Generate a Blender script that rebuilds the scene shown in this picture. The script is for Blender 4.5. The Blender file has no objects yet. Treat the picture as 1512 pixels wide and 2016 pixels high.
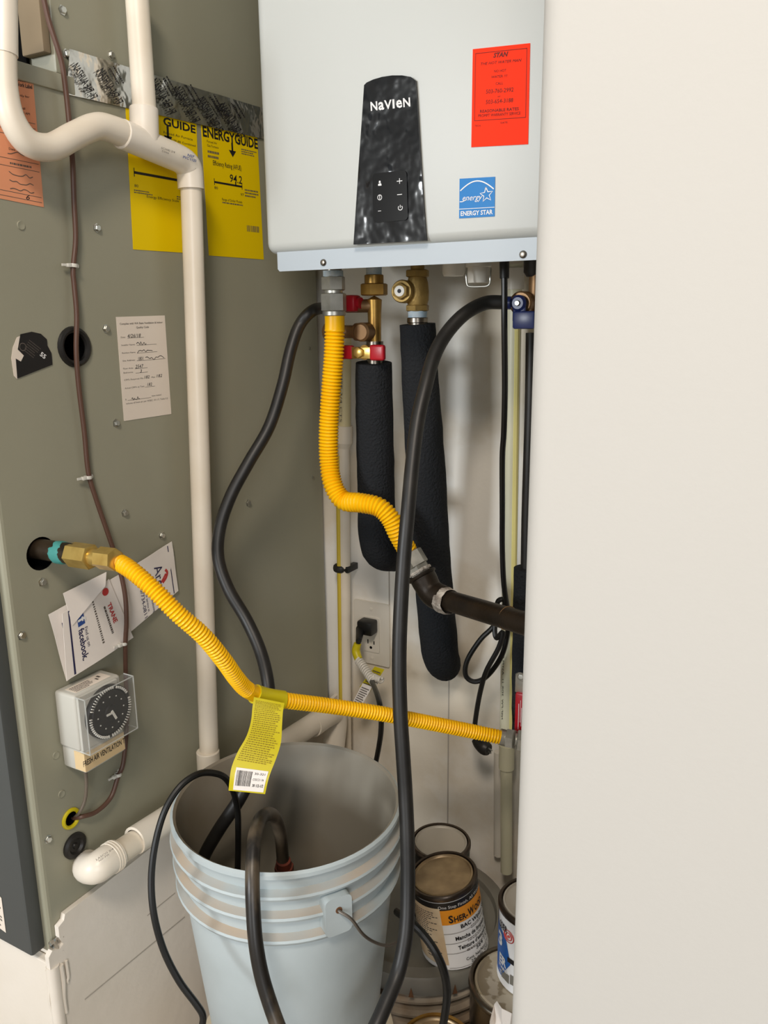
import bpy, bmesh, math, random
from mathutils import Vector, Matrix, noise
random.seed(7)
SC = bpy.context.scene
COL = SC.collection
R = math.radians

# ---------------------------------------------------------------- camera
F, IW, IH = 1600.0, 1512.0, 2016.0
PITCH, YAW, ROLL = R(13.4), R(29.3), R(-0.6)
CAM = Vector((0, 0, 1.3))
FW = Vector((-math.sin(YAW)*math.cos(PITCH), math.cos(YAW)*math.cos(PITCH), -math.sin(PITCH)))
_r = Vector((math.cos(YAW), math.sin(YAW), 0)); _u = _r.cross(FW)
RT = _r*math.cos(ROLL) + _u*math.sin(ROLL); UP = _u*math.cos(ROLL) - _r*math.sin(ROLL)
cd = bpy.data.cameras.new('camera'); cam = bpy.data.objects.new('camera', cd); COL.objects.link(cam)
cd.sensor_fit = 'VERTICAL'; cd.sensor_height = 36; cd.lens = F/IH*36; cd.clip_start = 0.02
cam.matrix_world = Matrix(((RT.x, UP.x, -FW.x, CAM.x), (RT.y, UP.y, -FW.y, CAM.y), (RT.z, UP.z, -FW.z, CAM.z), (0, 0, 0, 1)))
SC.camera = cam

# ---------------------------------------------------------------- light and exposure
w = bpy.data.worlds.new('world'); SC.world = w; w.use_nodes = True
w.node_tree.nodes['Background'].inputs[0].default_value = (0.93, 0.97, 1.0, 1)
w.node_tree.nodes['Background'].inputs[1].default_value = 0.42
def area(name, loc, target, sx, sy, energy, color):
    d = bpy.data.lights.new(name, 'AREA'); d.shape = 'RECTANGLE'; d.size = sx; d.size_y = sy; d.energy = energy; d.color = color
    o = bpy.data.objects.new(name, d); COL.objects.link(o); o.location = loc
    o.rotation_euler = (Vector(target) - Vector(loc)).to_track_quat('-Z', 'Y').to_euler()
area('daylight_opening', (-1.8, -3.4, 1.8), (-0.45, 1.0, 0.9), 0.9, 0.7, 122, (0.93, 0.97, 1.0))
area('side_fill', (1.9, -2.8, 1.8), (-0.6, 0.8, 0.7), 1.2, 1.2, 54, (0.97, 0.98, 1.0))  # added soft fill from the right front, no window known there
area('ceiling_lamp', (0.2, -0.8, 2.75), (-0.5, 0.9, 0.8), 0.4, 0.4, 36, (1.0, 0.87, 0.73))
SC.view_settings.view_transform = 'Standard'; SC.view_settings.look = 'None'
SC.view_settings.exposure = -0.28; SC.view_settings.gamma = 1.0; SC.view_settings.use_curve_mapping = False

# ---------------------------------------------------------------- helpers
def at(px, py, X=None, Y=None, Z=None, D=None):
    """A photograph pixel back onto a real plane of the room (or to an axial distance)."""
    d = FW + RT*((px - IW/2)/F) - UP*((py - IH/2)/F)
    if D is not None: t = D
    elif X is not None: t = (X - CAM.x)/d.x
    elif Y is not None: t = (Y - CAM.y)/d.y
    else: t = (Z - CAM.z)/d.z
    return CAM + d*t
def dep(p): return (Vector(p) - CAM).dot(FW)
def rad(px, p): return px*0.5*dep(p)/F
def lin(c):
    if isinstance(c, str):
        c = [int(c[i:i+2], 16)/255 for i in (0, 2, 4)]
        c = [x/12.92 if x <= .04045 else ((x+.055)/1.055)**2.4 for x in c]
    return (c[0], c[1], c[2], 1)

def mat(name, col, rough=.5, metal=0., col2=None, nscale=8., bump=0., bscale=60., spec=.5, coat=0., trans=0., alpha=1., thr=(.4, .65), detail=4., stretch=None):
    m = bpy.data.materials.new(name); m.use_nodes = True
    nt = m.node_tree; b = nt.nodes['Principled BSDF']
    b.inputs['Base Color'].default_value = lin(col)
    b.inputs['Roughness'].default_value = rough; b.inputs['Metallic'].default_value = metal
    b.inputs['Specular IOR Level'].default_value = spec; b.inputs['Coat Weight'].default_value = coat
    b.inputs['Transmission Weight'].default_value = trans; b.inputs['Alpha'].default_value = alpha
    tc = nt.nodes.new('ShaderNodeTexCoord'); src = tc.outputs['Object']
    if stretch:
        mp = nt.nodes.new('ShaderNodeMapping'); mp.inputs['Scale'].default_value = stretch
        nt.links.new(src, mp.inputs[0]); src = mp.outputs[0]
    if col2 is not None:
        n = nt.nodes.new('ShaderNodeTexNoise'); n.inputs['Scale'].default_value = nscale; n.inputs['Detail'].default_value = detail
        nt.links.new(src, n.inputs['Vector'])
        r = nt.nodes.new('ShaderNodeValToRGB'); r.color_ramp.elements[0].position, r.color_ramp.elements[1].position = thr
        r.color_ramp.elements[0].color, r.color_ramp.elements[1].color = lin(col), lin(col2)
        nt.links.new(n.outputs[0], r.inputs[0]); nt.links.new(r.outputs[0], b.inputs['Base Color'])
    if bump:
        n = nt.nodes.new('ShaderNodeTexNoise'); n.inputs['Scale'].default_value = bscale; n.inputs['Detail'].default_value = 3
        nt.links.new(src, n.inputs['Vector'])
        bp = nt.nodes.new('ShaderNodeBump'); bp.inputs['Strength'].default_value = bump; bp.inputs['Distance'].default_value = .01
        nt.links.new(n.outputs[0], bp.inputs['Height']); nt.links.new(bp.outputs[0], b.inputs['Normal'])
    return m

def wpos(o):
    v = Vector((0, 0, 0))
    while o is not None: v += o.location; o = o.parent
    return v
LOCAL = set()      # tilted things: their parts are given in the thing's own frame
def is_local(o):
    while o is not None:
        if o.name in LOCAL: return True
        o = o.parent
    return False
def tag(o, label=None, cat=None, group=None, kind=None):
    if label: o['label'] = label
    if cat: o['category'] = cat
    if group: o['group'] = group
    if kind: o['kind'] = kind
    return o
def root(name, loc, label, cat, group=None, rot=None):
    o = bpy.data.objects.new(name, None); COL.objects.link(o); o.location = loc; o.empty_display_size = .05
    tag(o, label, cat, group)
    if rot is not None:
        o.rotation_euler = rot; LOCAL.add(o.name)
    return o
PRINT = {'cover_edge', 'lettering', 'band_lettering', 'brand_lettering', 'fine_print', 'handwriting', 'signature', 'rule', 'bar_code', 'scale_bar', 'key_symbols', 'trip_pins', 'hour_marks', 'border_line', 'lid_notches', 'photo_print', 'arrow', 'swoosh', 'pipe_dope', 'white_wrap'}
def obj(name, vf, m, parent=None, smooth=True, label=None, kind=None, sharp=35, mats=None, fmat=None):
    verts, faces = vf
    if parent is None:
        vs = [Vector(v) for v in verts]
        lo = [min(v[i] for v in vs) for i in range(3)]; hi = [max(v[i] for v in vs) for i in range(3)]
        off = Vector(((lo[0]+hi[0])/2, (lo[1]+hi[1])/2, lo[2]))
    else:
        off = Vector((0, 0, 0)) if is_local(parent) else wpos(parent)
    me = bpy.data.meshes.new(name)
    me.from_pydata([tuple(Vector(v) - off) for v in verts], [], faces)
    me.materials.append(m)
    for x in (mats or []): me.materials.append(x)
    if fmat: me.polygons.foreach_set('material_index', fmat)
    if smooth:
        me.polygons.foreach_set('use_smooth', [True]*len(me.polygons)); me.set_sharp_from_angle(angle=R(sharp))
    me.update()
    o = bpy.data.objects.new(name, me); COL.objects.link(o)
    if parent is None: o.location = off
    else: o.parent = parent
    if kind is None and name in PRINT: kind = 'stuff'
    return tag(o, label=label, kind=kind)
def join(*vfs):
    V, Fc = [], []
    for v, f in vfs:
        n = len(V); V += list(v); Fc += [tuple(i+n for i in q) for q in f]
    return V, Fc
def from_bm(bm):
    bm.verts.index_update(); V = [v.co.copy() for v in bm.verts]; Fc = [tuple(v.index for v in f.verts) for f in bm.faces]
    bm.free(); return V, Fc
def box(lo, hi, bev=0., seg=2, M=None):
    bm = bmesh.new(); bmesh.ops.create_cube(bm, size=1)
    lo, hi = Vector(lo), Vector(hi)
    for v in bm.verts: v.co = Vector([lo[i] + (v.co[i]+.5)*(hi[i]-lo[i]) for i in range(3)])
    if bev: bmesh.ops.bevel(bm, geom=list(bm.edges), offset=bev, segments=seg, affect='EDGES', profile=.5)
    if M is not None: bmesh.ops.transform(bm, matrix=M, verts=bm.verts)
    return from_bm(bm)
def frame(d, ref=None):
    d = Vector(d).normalized(); ref = Vector(ref) if ref else (Vector((0, 0, 1)) if abs(d.z) < .9 else Vector((1, 0, 0)))
    u = (ref - d*ref.dot(d)).normalized(); return u, d.cross(u), d
def spline(pts, n=6):
    """Catmull-Rom through points (tuples of any length)."""
    out = []; P = [list(p) for p in pts]
    if len(P) == 2: return P
    for i in range(len(P)-1):
        p0 = P[i-1] if i else [2*a-b for a, b in zip(P[0], P[1])]
        p1, p2 = P[i], P[i+1]; p3 = P[i+2] if i+2 < len(P) else [2*a-b for a, b in zip(P[-1], P[-2])]
        for k in range(n):
            t = k/n
            out.append([.5*(2*b + (c-a)*t + (2*a-5*b+4*c-d)*t*t + (3*b-a-3*c+d)*t**3) for a, b, c, d in zip(p0, p1, p2, p3)])
    out.append(P[-1]); return out
def resample(P, step):
    """equal spacing along a polyline of (x,y,z,r)"""
    L = [0.]
    for a, b in zip(P, P[1:]): L.append(L[-1] + (Vector(a[:3])-Vector(b[:3])).length)
    n = max(2, int(L[-1]/step)); out = []; j = 0
    for i in range(n+1):
        s = L[-1]*i/n
        while j < len(L)-2 and L[j+1] < s: j += 1
        t = (s-L[j])/max(1e-9, L[j+1]-L[j]); out.append([a+(b-a)*t for a, b in zip(P[j], P[j+1])])
    return out
def sweep(P, seg=12, cap=True):
    """tube through (x,y,z,r) points"""
    pts = [Vector(p[:3]) for p in P]; V, Fc = [], []; u = None
    for i, p in enumerate(pts):
        t = (pts[min(i+1, len(pts)-1)] - pts[max(i-1, 0)]).normalized()
        if u is None: u = frame(t)[0]
        else: u = (u - t*u.dot(t)).normalized()
        v = t.cross(u); r = P[i][3]
        for k in range(seg):
            a = 2*math.pi*k/seg; V.append(p + (u*math.cos(a) + v*math.sin(a))*r)
    for i in range(len(pts)-1):
        for k in range(seg):
            a, b = i*seg+k, i*seg+(k+1) % seg; Fc.append((a, b, b+seg, a+seg))
    if cap:
        Fc.append(tuple(range(seg-1, -1, -1))); n = len(pts)-1; Fc.append(tuple(n*seg+k for k in range(seg)))
    return V, Fc
def path(pts, r, n=6):
    """pts: (px, py, axis, value[, width px]) -> smooth (x,y,z,r) list; r None takes the pixel width"""
    out = []
    for q in pts:
        p = at(q[0], q[1], **{q[2]: q[3]}); rr = r if r else rad(q[4], p)
        out.append((*p, rr))
    return spline(out, n)
def tube(pts, r=None, seg=12, n=6): return sweep(path(pts, r, n), seg)
def corrugated(P, pitch, depth, smooth_ends=(0, 0), seg=14, flat=()):
    Q = resample(P, pitch/4); out = []; N = len(Q); prof = (0, .75, 1, .75)
    for i, q in enumerate(Q):
        s = i*pitch/4; e = (N-1-i)*pitch/4
        k = prof[i % 4]
        if s < smooth_ends[0] or e < smooth_ends[1]: k = .75
        for a, b in flat:
            if a < i/(N-1) < b: k = .9
        out.append((q[0], q[1], q[2], q[3] - depth*(1-k)))
    return sweep(out, seg)
def lathe(prof, o, d, seg=24, ref=None, arc=None):
    """prof: (radius, height) along axis d from o; radius 0 closes"""
    u, v, d = frame(d, ref); o = Vector(o); V, Fc, rows = [], [], []
    full = arc is None; n = seg if full else seg+1
    for r, h in prof:
        if r < 1e-7 and full: rows.append([len(V)]); V.append(o + d*h)
        else:
            rows.append(list(range(len(V), len(V)+n)))
            for k in range(n):
                a = 2*math.pi*k/seg if full else arc[0] + (arc[1]-arc[0])*k/seg
                V.append(o + d*h + (u*math.cos(a) + v*math.sin(a))*r)
    for A, B in zip(rows, rows[1:]):
        m = seg
        for k in range(m):
            k2 = (k+1) % n if full else k+1
            if len(A) == 1 and len(B) == 1: continue
            if len(A) == 1: Fc.append((A[0], B[k2], B[k]))
            elif len(B) == 1: Fc.append((A[k], A[k2], B[0]))
            else: Fc.append((A[k], A[k2], B[k2], B[k]))
    return V, Fc
def cyl(a, b, r, seg=20, r2=None, bev=0.):
    a, b = Vector(a), Vector(b); L = (b-a).length; r2 = r if r2 is None else r2
    pr = [(0, 0), (r-bev, 0), (r, bev), (r2, L-bev), (r2-bev, L), (0, L)] if bev else [(0, 0), (r, 0), (r2, L), (0, L)]
    return lathe(pr, a, b-a, seg)
def hexnut(a, b, r, ref=None, ch=.12):
    a, b = Vector(a), Vector(b); L = (b-a).length; c = r*ch
    return lathe([(0, 0), (r-c, 0), (r, c*.6), (r, L-c*.6), (r-c, L), (0, L)], a, b-a, 6, ref)
def ball(c, r, sc=(1, 1, 1), seg=16):
    V, Fc = lathe([(0 if i in (0, 8) else r*math.sin(math.pi*i/8), -r*math.cos(math.pi*i/8)) for i in range(9)], (0, 0, 0), (0, 0, 1), seg)
    return [Vector(c) + Vector((v.x*sc[0], v.y*sc[1], v.z*sc[2])) for v in V], Fc
def ring(c, d, r, rt, seg=28, s2=8, squash=1.):
    u, v, d = frame(d); V, Fc = [], []
    for i in range(seg):
        a = 2*math.pi*i/seg; e = u*math.cos(a) + v*math.sin(a)
        for k in range(s2):
            b = 2*math.pi*k/s2; V.append(Vector(c) + e*(r + rt*math.cos(b)) + d*(rt*squash*math.sin(b)))
    for i in range(seg):
        for k in range(s2):
            i2, k2 = (i+1) % seg, (k+1) % s2; Fc.append((i*s2+k, i2*s2+k, i2*s2+k2, i*s2+k2))
    return V, Fc
def slab(poly, n, th):
    """extruded outline: poly in 3D (ccw seen against n), thickness th along n"""
    n = Vector(n).normalized(); P = [Vector(p) for p in poly]; N = len(P)
    V = P + [p + n*th for p in P]
    return V, [tuple(range(N-1, -1, -1)), tuple(range(N, 2*N))] + [(i, (i+1) % N, N+(i+1) % N, N+i) for i in range(N)]
def rrect(w, h, r, n=5):
    out = []
    for cx, cy, a0 in ((w/2-r, h/2-r, 0), (-w/2+r, h/2-r, 90), (-w/2+r, -h/2+r, 180), (w/2-r, -h/2+r, 270)):
        for k in range(n+1):
            a = R(a0 + 90*k/n); out.append((cx + r*math.cos(a), cy + r*math.sin(a)))
    return out
def quad_map(TL, TR, BR, BL, bulge=None):
    TL, TR, BR, BL = map(Vector, (TL, TR, BR, BL)); n = (TR-TL).cross(TL-BL).normalized()
    def f(u, v, off=0.):
        p = (BL*(1-u) + BR*u)*(1-v) + (TL*(1-u) + TR*u)*v
        return p + n*(off + (bulge(u, v) if bulge else 0.))
    return f
def sheet(f, th=.0004, nu=1, nv=1):
    """thin solid sheet over map f(u,v,off)"""
    V, Fc = [], []; g = lambda i, j, k: (k*(nv+1)+j)*(nu+1)+i
    for k in (0, 1):
        for j in range(nv+1):
            for i in range(nu+1): V.append(f(i/nu, j/nv, th*k))
    for j in range(nv):
        for i in range(nu):
            Fc.append((g(i, j, 1), g(i+1, j, 1), g(i+1, j+1, 1), g(i, j+1, 1)))
            Fc.append((g(i, j, 0), g(i, j+1, 0), g(i+1, j+1, 0), g(i+1, j, 0)))
    for i in range(nu):
        Fc.append((g(i, 0, 0), g(i+1, 0, 0), g(i+1, 0, 1), g(i, 0, 1))); Fc.append((g(i, nv, 0), g(i, nv, 1), g(i+1, nv, 1), g(i+1, nv, 0)))
    for j in range(nv):
        Fc.append((g(0, j, 0), g(0, j, 1), g(0, j+1, 1), g(0, j+1, 0))); Fc.append((g(nu, j, 0), g(nu, j+1, 0), g(nu, j+1, 1), g(nu, j, 1)))
    return V, Fc
_glyph = {}
def glyphs(body, shear=0., bold=0.):
    key = (body, shear, bold)
    if key not in _glyph:
        cu = bpy.data.curves.new('lettering', 'FONT'); cu.body = body; cu.size = 1; cu.shear = shear; cu.offset = bold; cu.resolution_u = 2
        o = bpy.data.objects.new('lettering', cu); me = o.to_mesh()
        V = [(v.co.x, v.co.y) for v in me.vertices]; Fc = [tuple(p.vertices) for p in me.polygons]
        o.to_mesh_clear(); bpy.data.objects.remove(o); bpy.data.curves.remove(cu); _glyph[key] = (V, Fc)
    return _glyph[key]
def text(f, lines, off=.0006):
    """lines: (body, u0, u1, v baseline, cap height in v[, shear, bold]) laid on map f"""
    out = []
    for L in lines:
        body, u0, u1, v0, h = L[:5]; sh = L[5] if len(L) > 5 else 0; bo = L[6] if len(L) > 6 else 0
        V, Fc = glyphs(body, sh, bo)
        if not V: continue
        a = min(x for x, y in V); b = max(x for x, y in V)
        out.append(([f(u0 + (x-a)/(b-a)*(u1-u0), v0 + y/.7*h, off) for x, y in V], Fc))
    return join(*out)
def marks(f, rects, off=.0006, n=1):
    if n > 1: rects = [(u0+(u1-u0)*i/n, v0+(v1-v0)*j/n, u0+(u1-u0)*(i+1)/n, v0+(v1-v0)*(j+1)/n) for u0, v0, u1, v1 in rects for i in range(n) for j in range(n)]
    return join(*[([f(u0, v0, off), f(u1, v0, off), f(u1, v1, off), f(u0, v1, off)], [(0, 1, 2, 3)]) for u0, v0, u1, v1 in rects])
def fine(u0, u1, v0, v1, rows, h=.5, fill=.9, seed=1, wmin=.03, wmax=.1):
    """rows of word-length dashes: print too small to read"""
    rnd = random.Random(seed); out = []; step = (v1-v0)/rows
    for i in range(rows):
        v = v0 + step*i; u = u0; end = u0 + (u1-u0)*rnd.uniform(fill-.25, 1)
        while u < end:
            wd = rnd.uniform(wmin, wmax)*(u1-u0); out.append((u, v, min(u+wd, u1), v+step*h)); u += wd + .02*(u1-u0)
    return out
def stroke(f, pts, wd, off=.0007, n=5):
    """drawn line over map f; pts in (u,v)"""
    P = [Vector(f(p[0], p[1], off)) for p in spline(pts, n)]; nn = (Vector(f(1, 0)) - Vector(f(0, 0))).cross(Vector(f(0, 1)) - Vector(f(0, 0))).normalized()
    V, Fc = [], []
    for i, p in enumerate(P):
        t = (P[min(i+1, len(P)-1)] - P[max(i-1, 0)]).normalized(); s = nn.cross(t)*wd/2; V += [p - s, p + s]
    return V, [(2*i, 2*i+2, 2*i+3, 2*i+1) for i in range(len(P)-1)]
def pxs(pts, **k): return [at(x, y, **k) for x, y in pts]
def struct(name, vf, m, parent=None, **k):
    o = obj(name, vf, m, parent, **k); o['kind'] = 'structure'; return o

# ---------------------------------------------------------------- materials
M = {}
M['wall'] = mat('painted drywall', 'bcb9b3', .75, bump=.02, bscale=220)
M['back_wall'] = mat('unpainted drywall', 'e0d6c4', .85, col2='f2efe8', nscale=3.2, bump=.05, bscale=90, thr=(.47, .56), detail=6)
M['platform'] = mat('drywall face', 'e9e1d6', .8, col2='dfd6c8', nscale=3.5, bump=.08, bscale=40)
M['floor'] = mat('concrete', 'aba092', .85, col2='988d7f', nscale=9, bump=.15, bscale=60)
M['joint'] = mat('pencil line', 'b3aba0', .9)
M['furnace'] = mat('olive grey cabinet paint', '9c9a87', .42, col2='969481', nscale=2.5, bump=.02, bscale=400, spec=.45)
M['door'] = mat('dark blue grey panel paint', '4c4f4e', .5)
M['tan'] = mat('tan insulation board', '8a7a62', .8)
M['void'] = mat('black void', '060606', .9, spec=.1)
M['white'] = mat('white heater enamel', 'bdc0bd', .4, spec=.5)
M['flange'] = mat('pale blue grey steel', 'aab4bc', .4)
M['chrome'] = mat('zinc screw', 'c9c9c2', .3, 1.)
M['steel'] = mat('nickel plated steel', 'bfbdb4', .38, .75, col2='a3a198', nscale=40)
M['brass'] = mat('brass', 'b8914a', .36, .75, col2='9a743a', nscale=30)
M['brass_y'] = mat('yellow brass', 'd4b668', .3, .75, col2='bc9a50', nscale=40)
M['bronze'] = mat('cast bronze', 'a5894f', .5, .6, col2='8d7340', nscale=50, bump=.1, bscale=200)
M['copper'] = mat('dull copper brown', '8a6a48', .45, .6)
M['iron'] = mat('black iron pipe', '231e1a', .45, .5, col2='33291f', nscale=20, bump=.06, bscale=150)
M['iron_raw'] = mat('mill steel nipple', '4a3c2e', .45, .7, col2='2b2620', nscale=25)
M['dope'] = mat('white pipe dope', 'cfc6ba', .8, col2='7d7268', nscale=60, bump=.8, bscale=120)
M['teal'] = mat('teal thread sealant', '3e8a84', .7)
M['ptfe'] = mat('blue thread tape', '9fb7c8', .7, col2='c9d2d6', nscale=60)
M['yellow'] = mat('yellow hose coating', 'fbc20a', .36, col2='f6b806', nscale=14, spec=.35)
M['pvc'] = mat('white plastic pipe', 'eae0cf', .36, col2='e2d6c2', nscale=9)
M['pvc_w'] = mat('white plastic fitting', 'efe7da', .34, col2='e8decd', nscale=9)
M['cpvc'] = mat('cream plastic pipe', 'd8cb9f', .4)
M['cream'] = mat('pale cream plastic pipe', 'd6d3b8', .4)
M['yreflect'] = mat('painted yellow reflection', 'cbb23a', .5)  # yellow reflection on the left pipe, painted as a colour
M['yreflect_pale'] = mat('pale painted yellow reflection', 'dacf86', .5)  # paler painted reflection for the right pipe
M['rubber'] = mat('black rubber', '1a1918', .45, col2='242220', nscale=30)
M['hose_worn'] = mat('worn black rubber', '1e1b18', .38, col2='6a5d4c', nscale=30, thr=(.45, .75), stretch=(1, 1, .3))
M['cord'] = mat('black cord jacket', '111110', .42)
M['foam'] = mat('charcoal foam', '25272a', .95, bump=.5, bscale=260, spec=.2)
M['cable'] = mat('brown cable jacket', '5d4236', .45)
M['cable2'] = mat('grey brown cable jacket', '71665a', .5)
M['tie'] = mat('white nylon', 'd8d6ce', .4)
M['paper'] = mat('white paper', 'f0e9e2', .8, bump=.05, bscale=30)
M['label'] = mat('off white label', 'eaded0', .6)
M['peach'] = mat('peach paper label', 'e59a72', .7)
M['guide'] = mat('yellow guide label', 'efcd00', .5, spec=.15)
M['foil'] = mat('aluminium foil tape', 'cfcdc8', .2, 1., bump=.8, bscale=24)
M['ink'] = mat('black ink', '17161a', .6)
M['ink_soft'] = mat('grey ink', '5d554e', .7)
M['ink_y'] = mat('faded ink on yellow', '8f7a08', .7)
M['ink_navy'] = mat('navy ink', '27254e', .6)
M['ink_blue'] = mat('blue ink', '2f4f94', .6)
M['ink_red'] = mat('red ink', 'c03a38', .6)
M['ink_white'] = mat('white ink', 'e8e8e8', .5)
M['panel'] = mat('black gloss panel under film', '101215', .09, bump=.6, bscale=15, spec=.5)
M['pad'] = mat('black key pad', '070708', .1, spec=.3)
M['silver'] = mat('silver logo', 'd8d8d8', .35)
M['orange'] = mat('fluorescent red orange paper', 'ff3512', .6, spec=.15)
M['ink_dk'] = mat('dark red ink', '5a1008', .7)
M['eblue'] = mat('blue sticker', '1177c0', .4, spec=.2)
M['red'] = mat('red vinyl grip', 'b01626', .35)
M['blue'] = mat('navy vinyl grip', '1e2a5c', .35)
M['clear'] = mat('clear plastic', 'dfe2e0', .08, alpha=.04); M['clear_edge'] = mat('clear plastic edge', 'd5d8d4', .1, alpha=.4)
M['timer'] = mat('light grey plastic', 'c3c1b8', .5)
M['tape'] = mat('masking tape', 'dcc295', .7)
M['bucket'] = mat('pale blue grey plastic', 'bcc7ca', .42, col2='b0bbbd', nscale=5, bump=.03, bscale=70)
M['bucket_in'] = mat('shade tinted dirty bucket inside', '8f8a7e', .55, col2='7d7362', nscale=5)  # dirt plus the warm brown shade inside, mixed into the colour
M['dust'] = mat('dusty ledge', 'b4a38f', .8, col2='a1afb4', nscale=9, thr=(.35, .7))
M['wire'] = mat('rusty steel wire', '7a736b', .45, .9)
M['gpail'] = mat('grey white pail plastic', 'c2b8a8', .5, col2='94806a', nscale=12)
M['glid'] = mat('grey pail lid', '86847b', .55, col2='767168', nscale=8)
M['tub'] = mat('cream tub plastic', 'cbbfa8', .5)
M['tin'] = mat('can steel', '8d857a', .3, 1., col2='6e655a', nscale=22)
M['tin_dk'] = mat('dark lacquered rim', '5a5048', .3, .9)
M['lid_brown'] = mat('tan smeared lid', 'b8a07c', .35, .5, col2='927d60', nscale=24)
M['lid_grey'] = mat('dusty grey lid', 'bdb6aa', .45, .2)
M['lid_drip'] = mat('paint dripped lid', 'c0b6a2', .45, .2, col2='94876f', nscale=22, thr=(.5, .53))
M['can_white'] = mat('white can label', 'f0f1f2', .4)
M['can_orange'] = mat('orange label band', 'f09a20', .4)
M['can_black'] = mat('black can band', '1c1a1a', .4)
M['can_blue'] = mat('blue can label', '1f5fae', .4)
M['receipt'] = mat('stained paper ticket', 'ecd8b8', .8, col2='dcc09a', nscale=20)
M['plate'] = mat('white wall plate', 'ddd8cd', .4)
M['tagy'] = mat('yellow plastic tag', 'cdbd12', .4)
M['wood'] = mat('rusty brown wood', '6e4a2e', .9)

# ---------------------------------------------------------------- the setting
XF, YW, FLOOR = -.82, 1.25, .17       # furnace side plane, back wall plane, floor height
YE = .45                               # front wall plane
struct('floor', box((-2.2, -3.5, FLOOR-.1), (2.6, YW+.1, FLOOR)), M['floor'], smooth=False)
wb = struct('wall_back', box((-2.2, YW, FLOOR), (.9, YW+.12, 3.0)), M['back_wall'], smooth=False)
for pts in (((766, 1100), (768, 1200)), ((884, 1330), (888, 1720))):      # drywall joints
    a, b = at(*pts[0], Y=YW), at(*pts[1], Y=YW)
    obj('wall_joint', box((a.x-.0012, YW-.0006, min(a.z, b.z)), (a.x+.0012, YW+.01, max(a.z, b.z))), M['joint'], wb, smooth=False)
struct('wall_left', box((-2.3, -3.5, FLOOR), (-2.2, YW+.1, 3.0)), M['wall'], smooth=False)
struct('wall_right', box((.75, YE+.11, FLOOR), (.87, YW, 3.0)), M['back_wall'], smooth=False)
struct('ceiling', box((-2.2, YE, 3.0), (.9, YW+.12, 3.08)), M['wall'], smooth=False)
# front wall: a bullnose corner bead runs down its free edge
xe = at(1047, 800, Y=YE+.012).x
rb = .014; prof = [(2.6, YE), (xe+rb, YE)]
for k in range(1, 8):
    a = R(90*k/8); prof.append((xe+rb-rb*math.sin(a), YE+rb-rb*math.cos(a)))
prof += [(xe, YE+rb), (xe, YE+.10), (2.6, YE+.10)]
struct('wall_front', slab([(x, y, FLOOR) for x, y in prof], (0, 0, 1), 3.0-FLOOR), M['wall'], sharp=50)
# platform under the furnace: drywall faces with a ragged torn top edge
YF = .567
torn = [(96, 1886), (103, 1872), (118, 1868), (125, 1858), (117, 1846), (115, 1826), (126, 1812), (128, 1800), (150, 1783), (196, 1748), (262, 1697), (336, 1638), (480, 1518), (640, 1390)]
pf = struct('platform_wall', box((-1.5, YF+.004, FLOOR), (XF-.004, YW, .497)), M['platform'], smooth=False)
tp_ = [at(x, y, X=XF+.008) for x, y in torn]
side = [Vector((XF+.008, YF-.008, FLOOR)), Vector((XF+.008, YW, FLOOR)), Vector((XF+.008, YW, tp_[-1].z+.004))] + tp_[::-1]
struct('platform_wall', slab(side[::-1], (-1, 0, 0), .0075), M['platform'], smooth=False)
obj('drywall_sheet', box((-1.5, YF-.008, FLOOR), (XF+.006, YF+.003, .492), .002), M['platform'], pf, smooth=False)
obj('corner_bead', cyl((XF+.0035, YF-.0035, FLOOR), (XF+.0035, YF-.0035, .488), .0085, 14), M['platform'], pf)
for dx, dy, zb_, r_ in ((.0, -.010, .42, .0032), (.009, .004, .41, .0036), (.009, .012, .45, .0024)):
    obj('compound_drip', sweep(spline([(XF+dx+.001, YF+dy, .485, r_*.8), (XF+dx, YF+dy+.001, .46, r_), (XF+dx, YF+dy-.001, (zb_+.46)/2, r_*.9), (XF+dx, YF+dy, zb_, r_*.7)], 4), 8), M['platform'], pf)
pl = quad_map(*[at(x, y, X=XF+.0085) for x, y in ((167, 1967), (364, 1804), (364, 1806), (167, 1969))])
obj('pencil_line', sheet(pl, .0002), M['joint'], pf, smooth=False)
pl = quad_map(*[at(x, y, X=XF+.0085) for x, y in ((290, 1802), (345, 1757), (345, 1758.5), (290, 1803.5))])
obj('pencil_line', sheet(pl, .0002), M['joint'], pf, smooth=False)

# ---------------------------------------------------------------- furnace
ZT = 1.575
fur = root('furnace', (-1.15, .9, .497), 'tall olive grey metal furnace cabinet with labels, screws and foil tape', 'furnace')
bm = bmesh.new(); V, Fc = box((-1.5, YF, .498), (XF, 1.232, ZT), .006, 3)
bv = [bm.verts.new(v) for v in V]; [bm.faces.new([bv[i] for i in f]) for f in Fc]
side_panel = obj('side_panel', from_bm(bm), M['furnace'], fur, smooth=False)
def cut(o, p, d, r, depth, sy=1.):
    c = obj('cutter', lathe([(0, -depth), (r, -depth), (r, depth), (0, depth)], p, d, 28), M['void'])
    md = o.modifiers.new('cut', 'BOOLEAN'); md.operation = 'DIFFERENCE'; md.object = c; md.solver = 'EXACT'; return c
hole_gas, hole_mid, hole_low = at(81, 1090, X=XF), at(146, 683, X=XF), at(139, 1611, X=XF)
cs = [cut(side_panel, hole_gas, (1, 0, 0), .0205, .05), cut(side_panel, hole_mid, (1, 0, 0), .0185, .03), cut(side_panel, hole_low, (1, 0, 0), .0105, .03)]
dg = bpy.context.evaluated_depsgraph_get(); me = bpy.data.meshes.new_from_object(side_panel.evaluated_get(dg))
side_panel.modifiers.clear(); side_panel.data = me
for c in cs: bpy.data.objects.remove(c)
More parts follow.
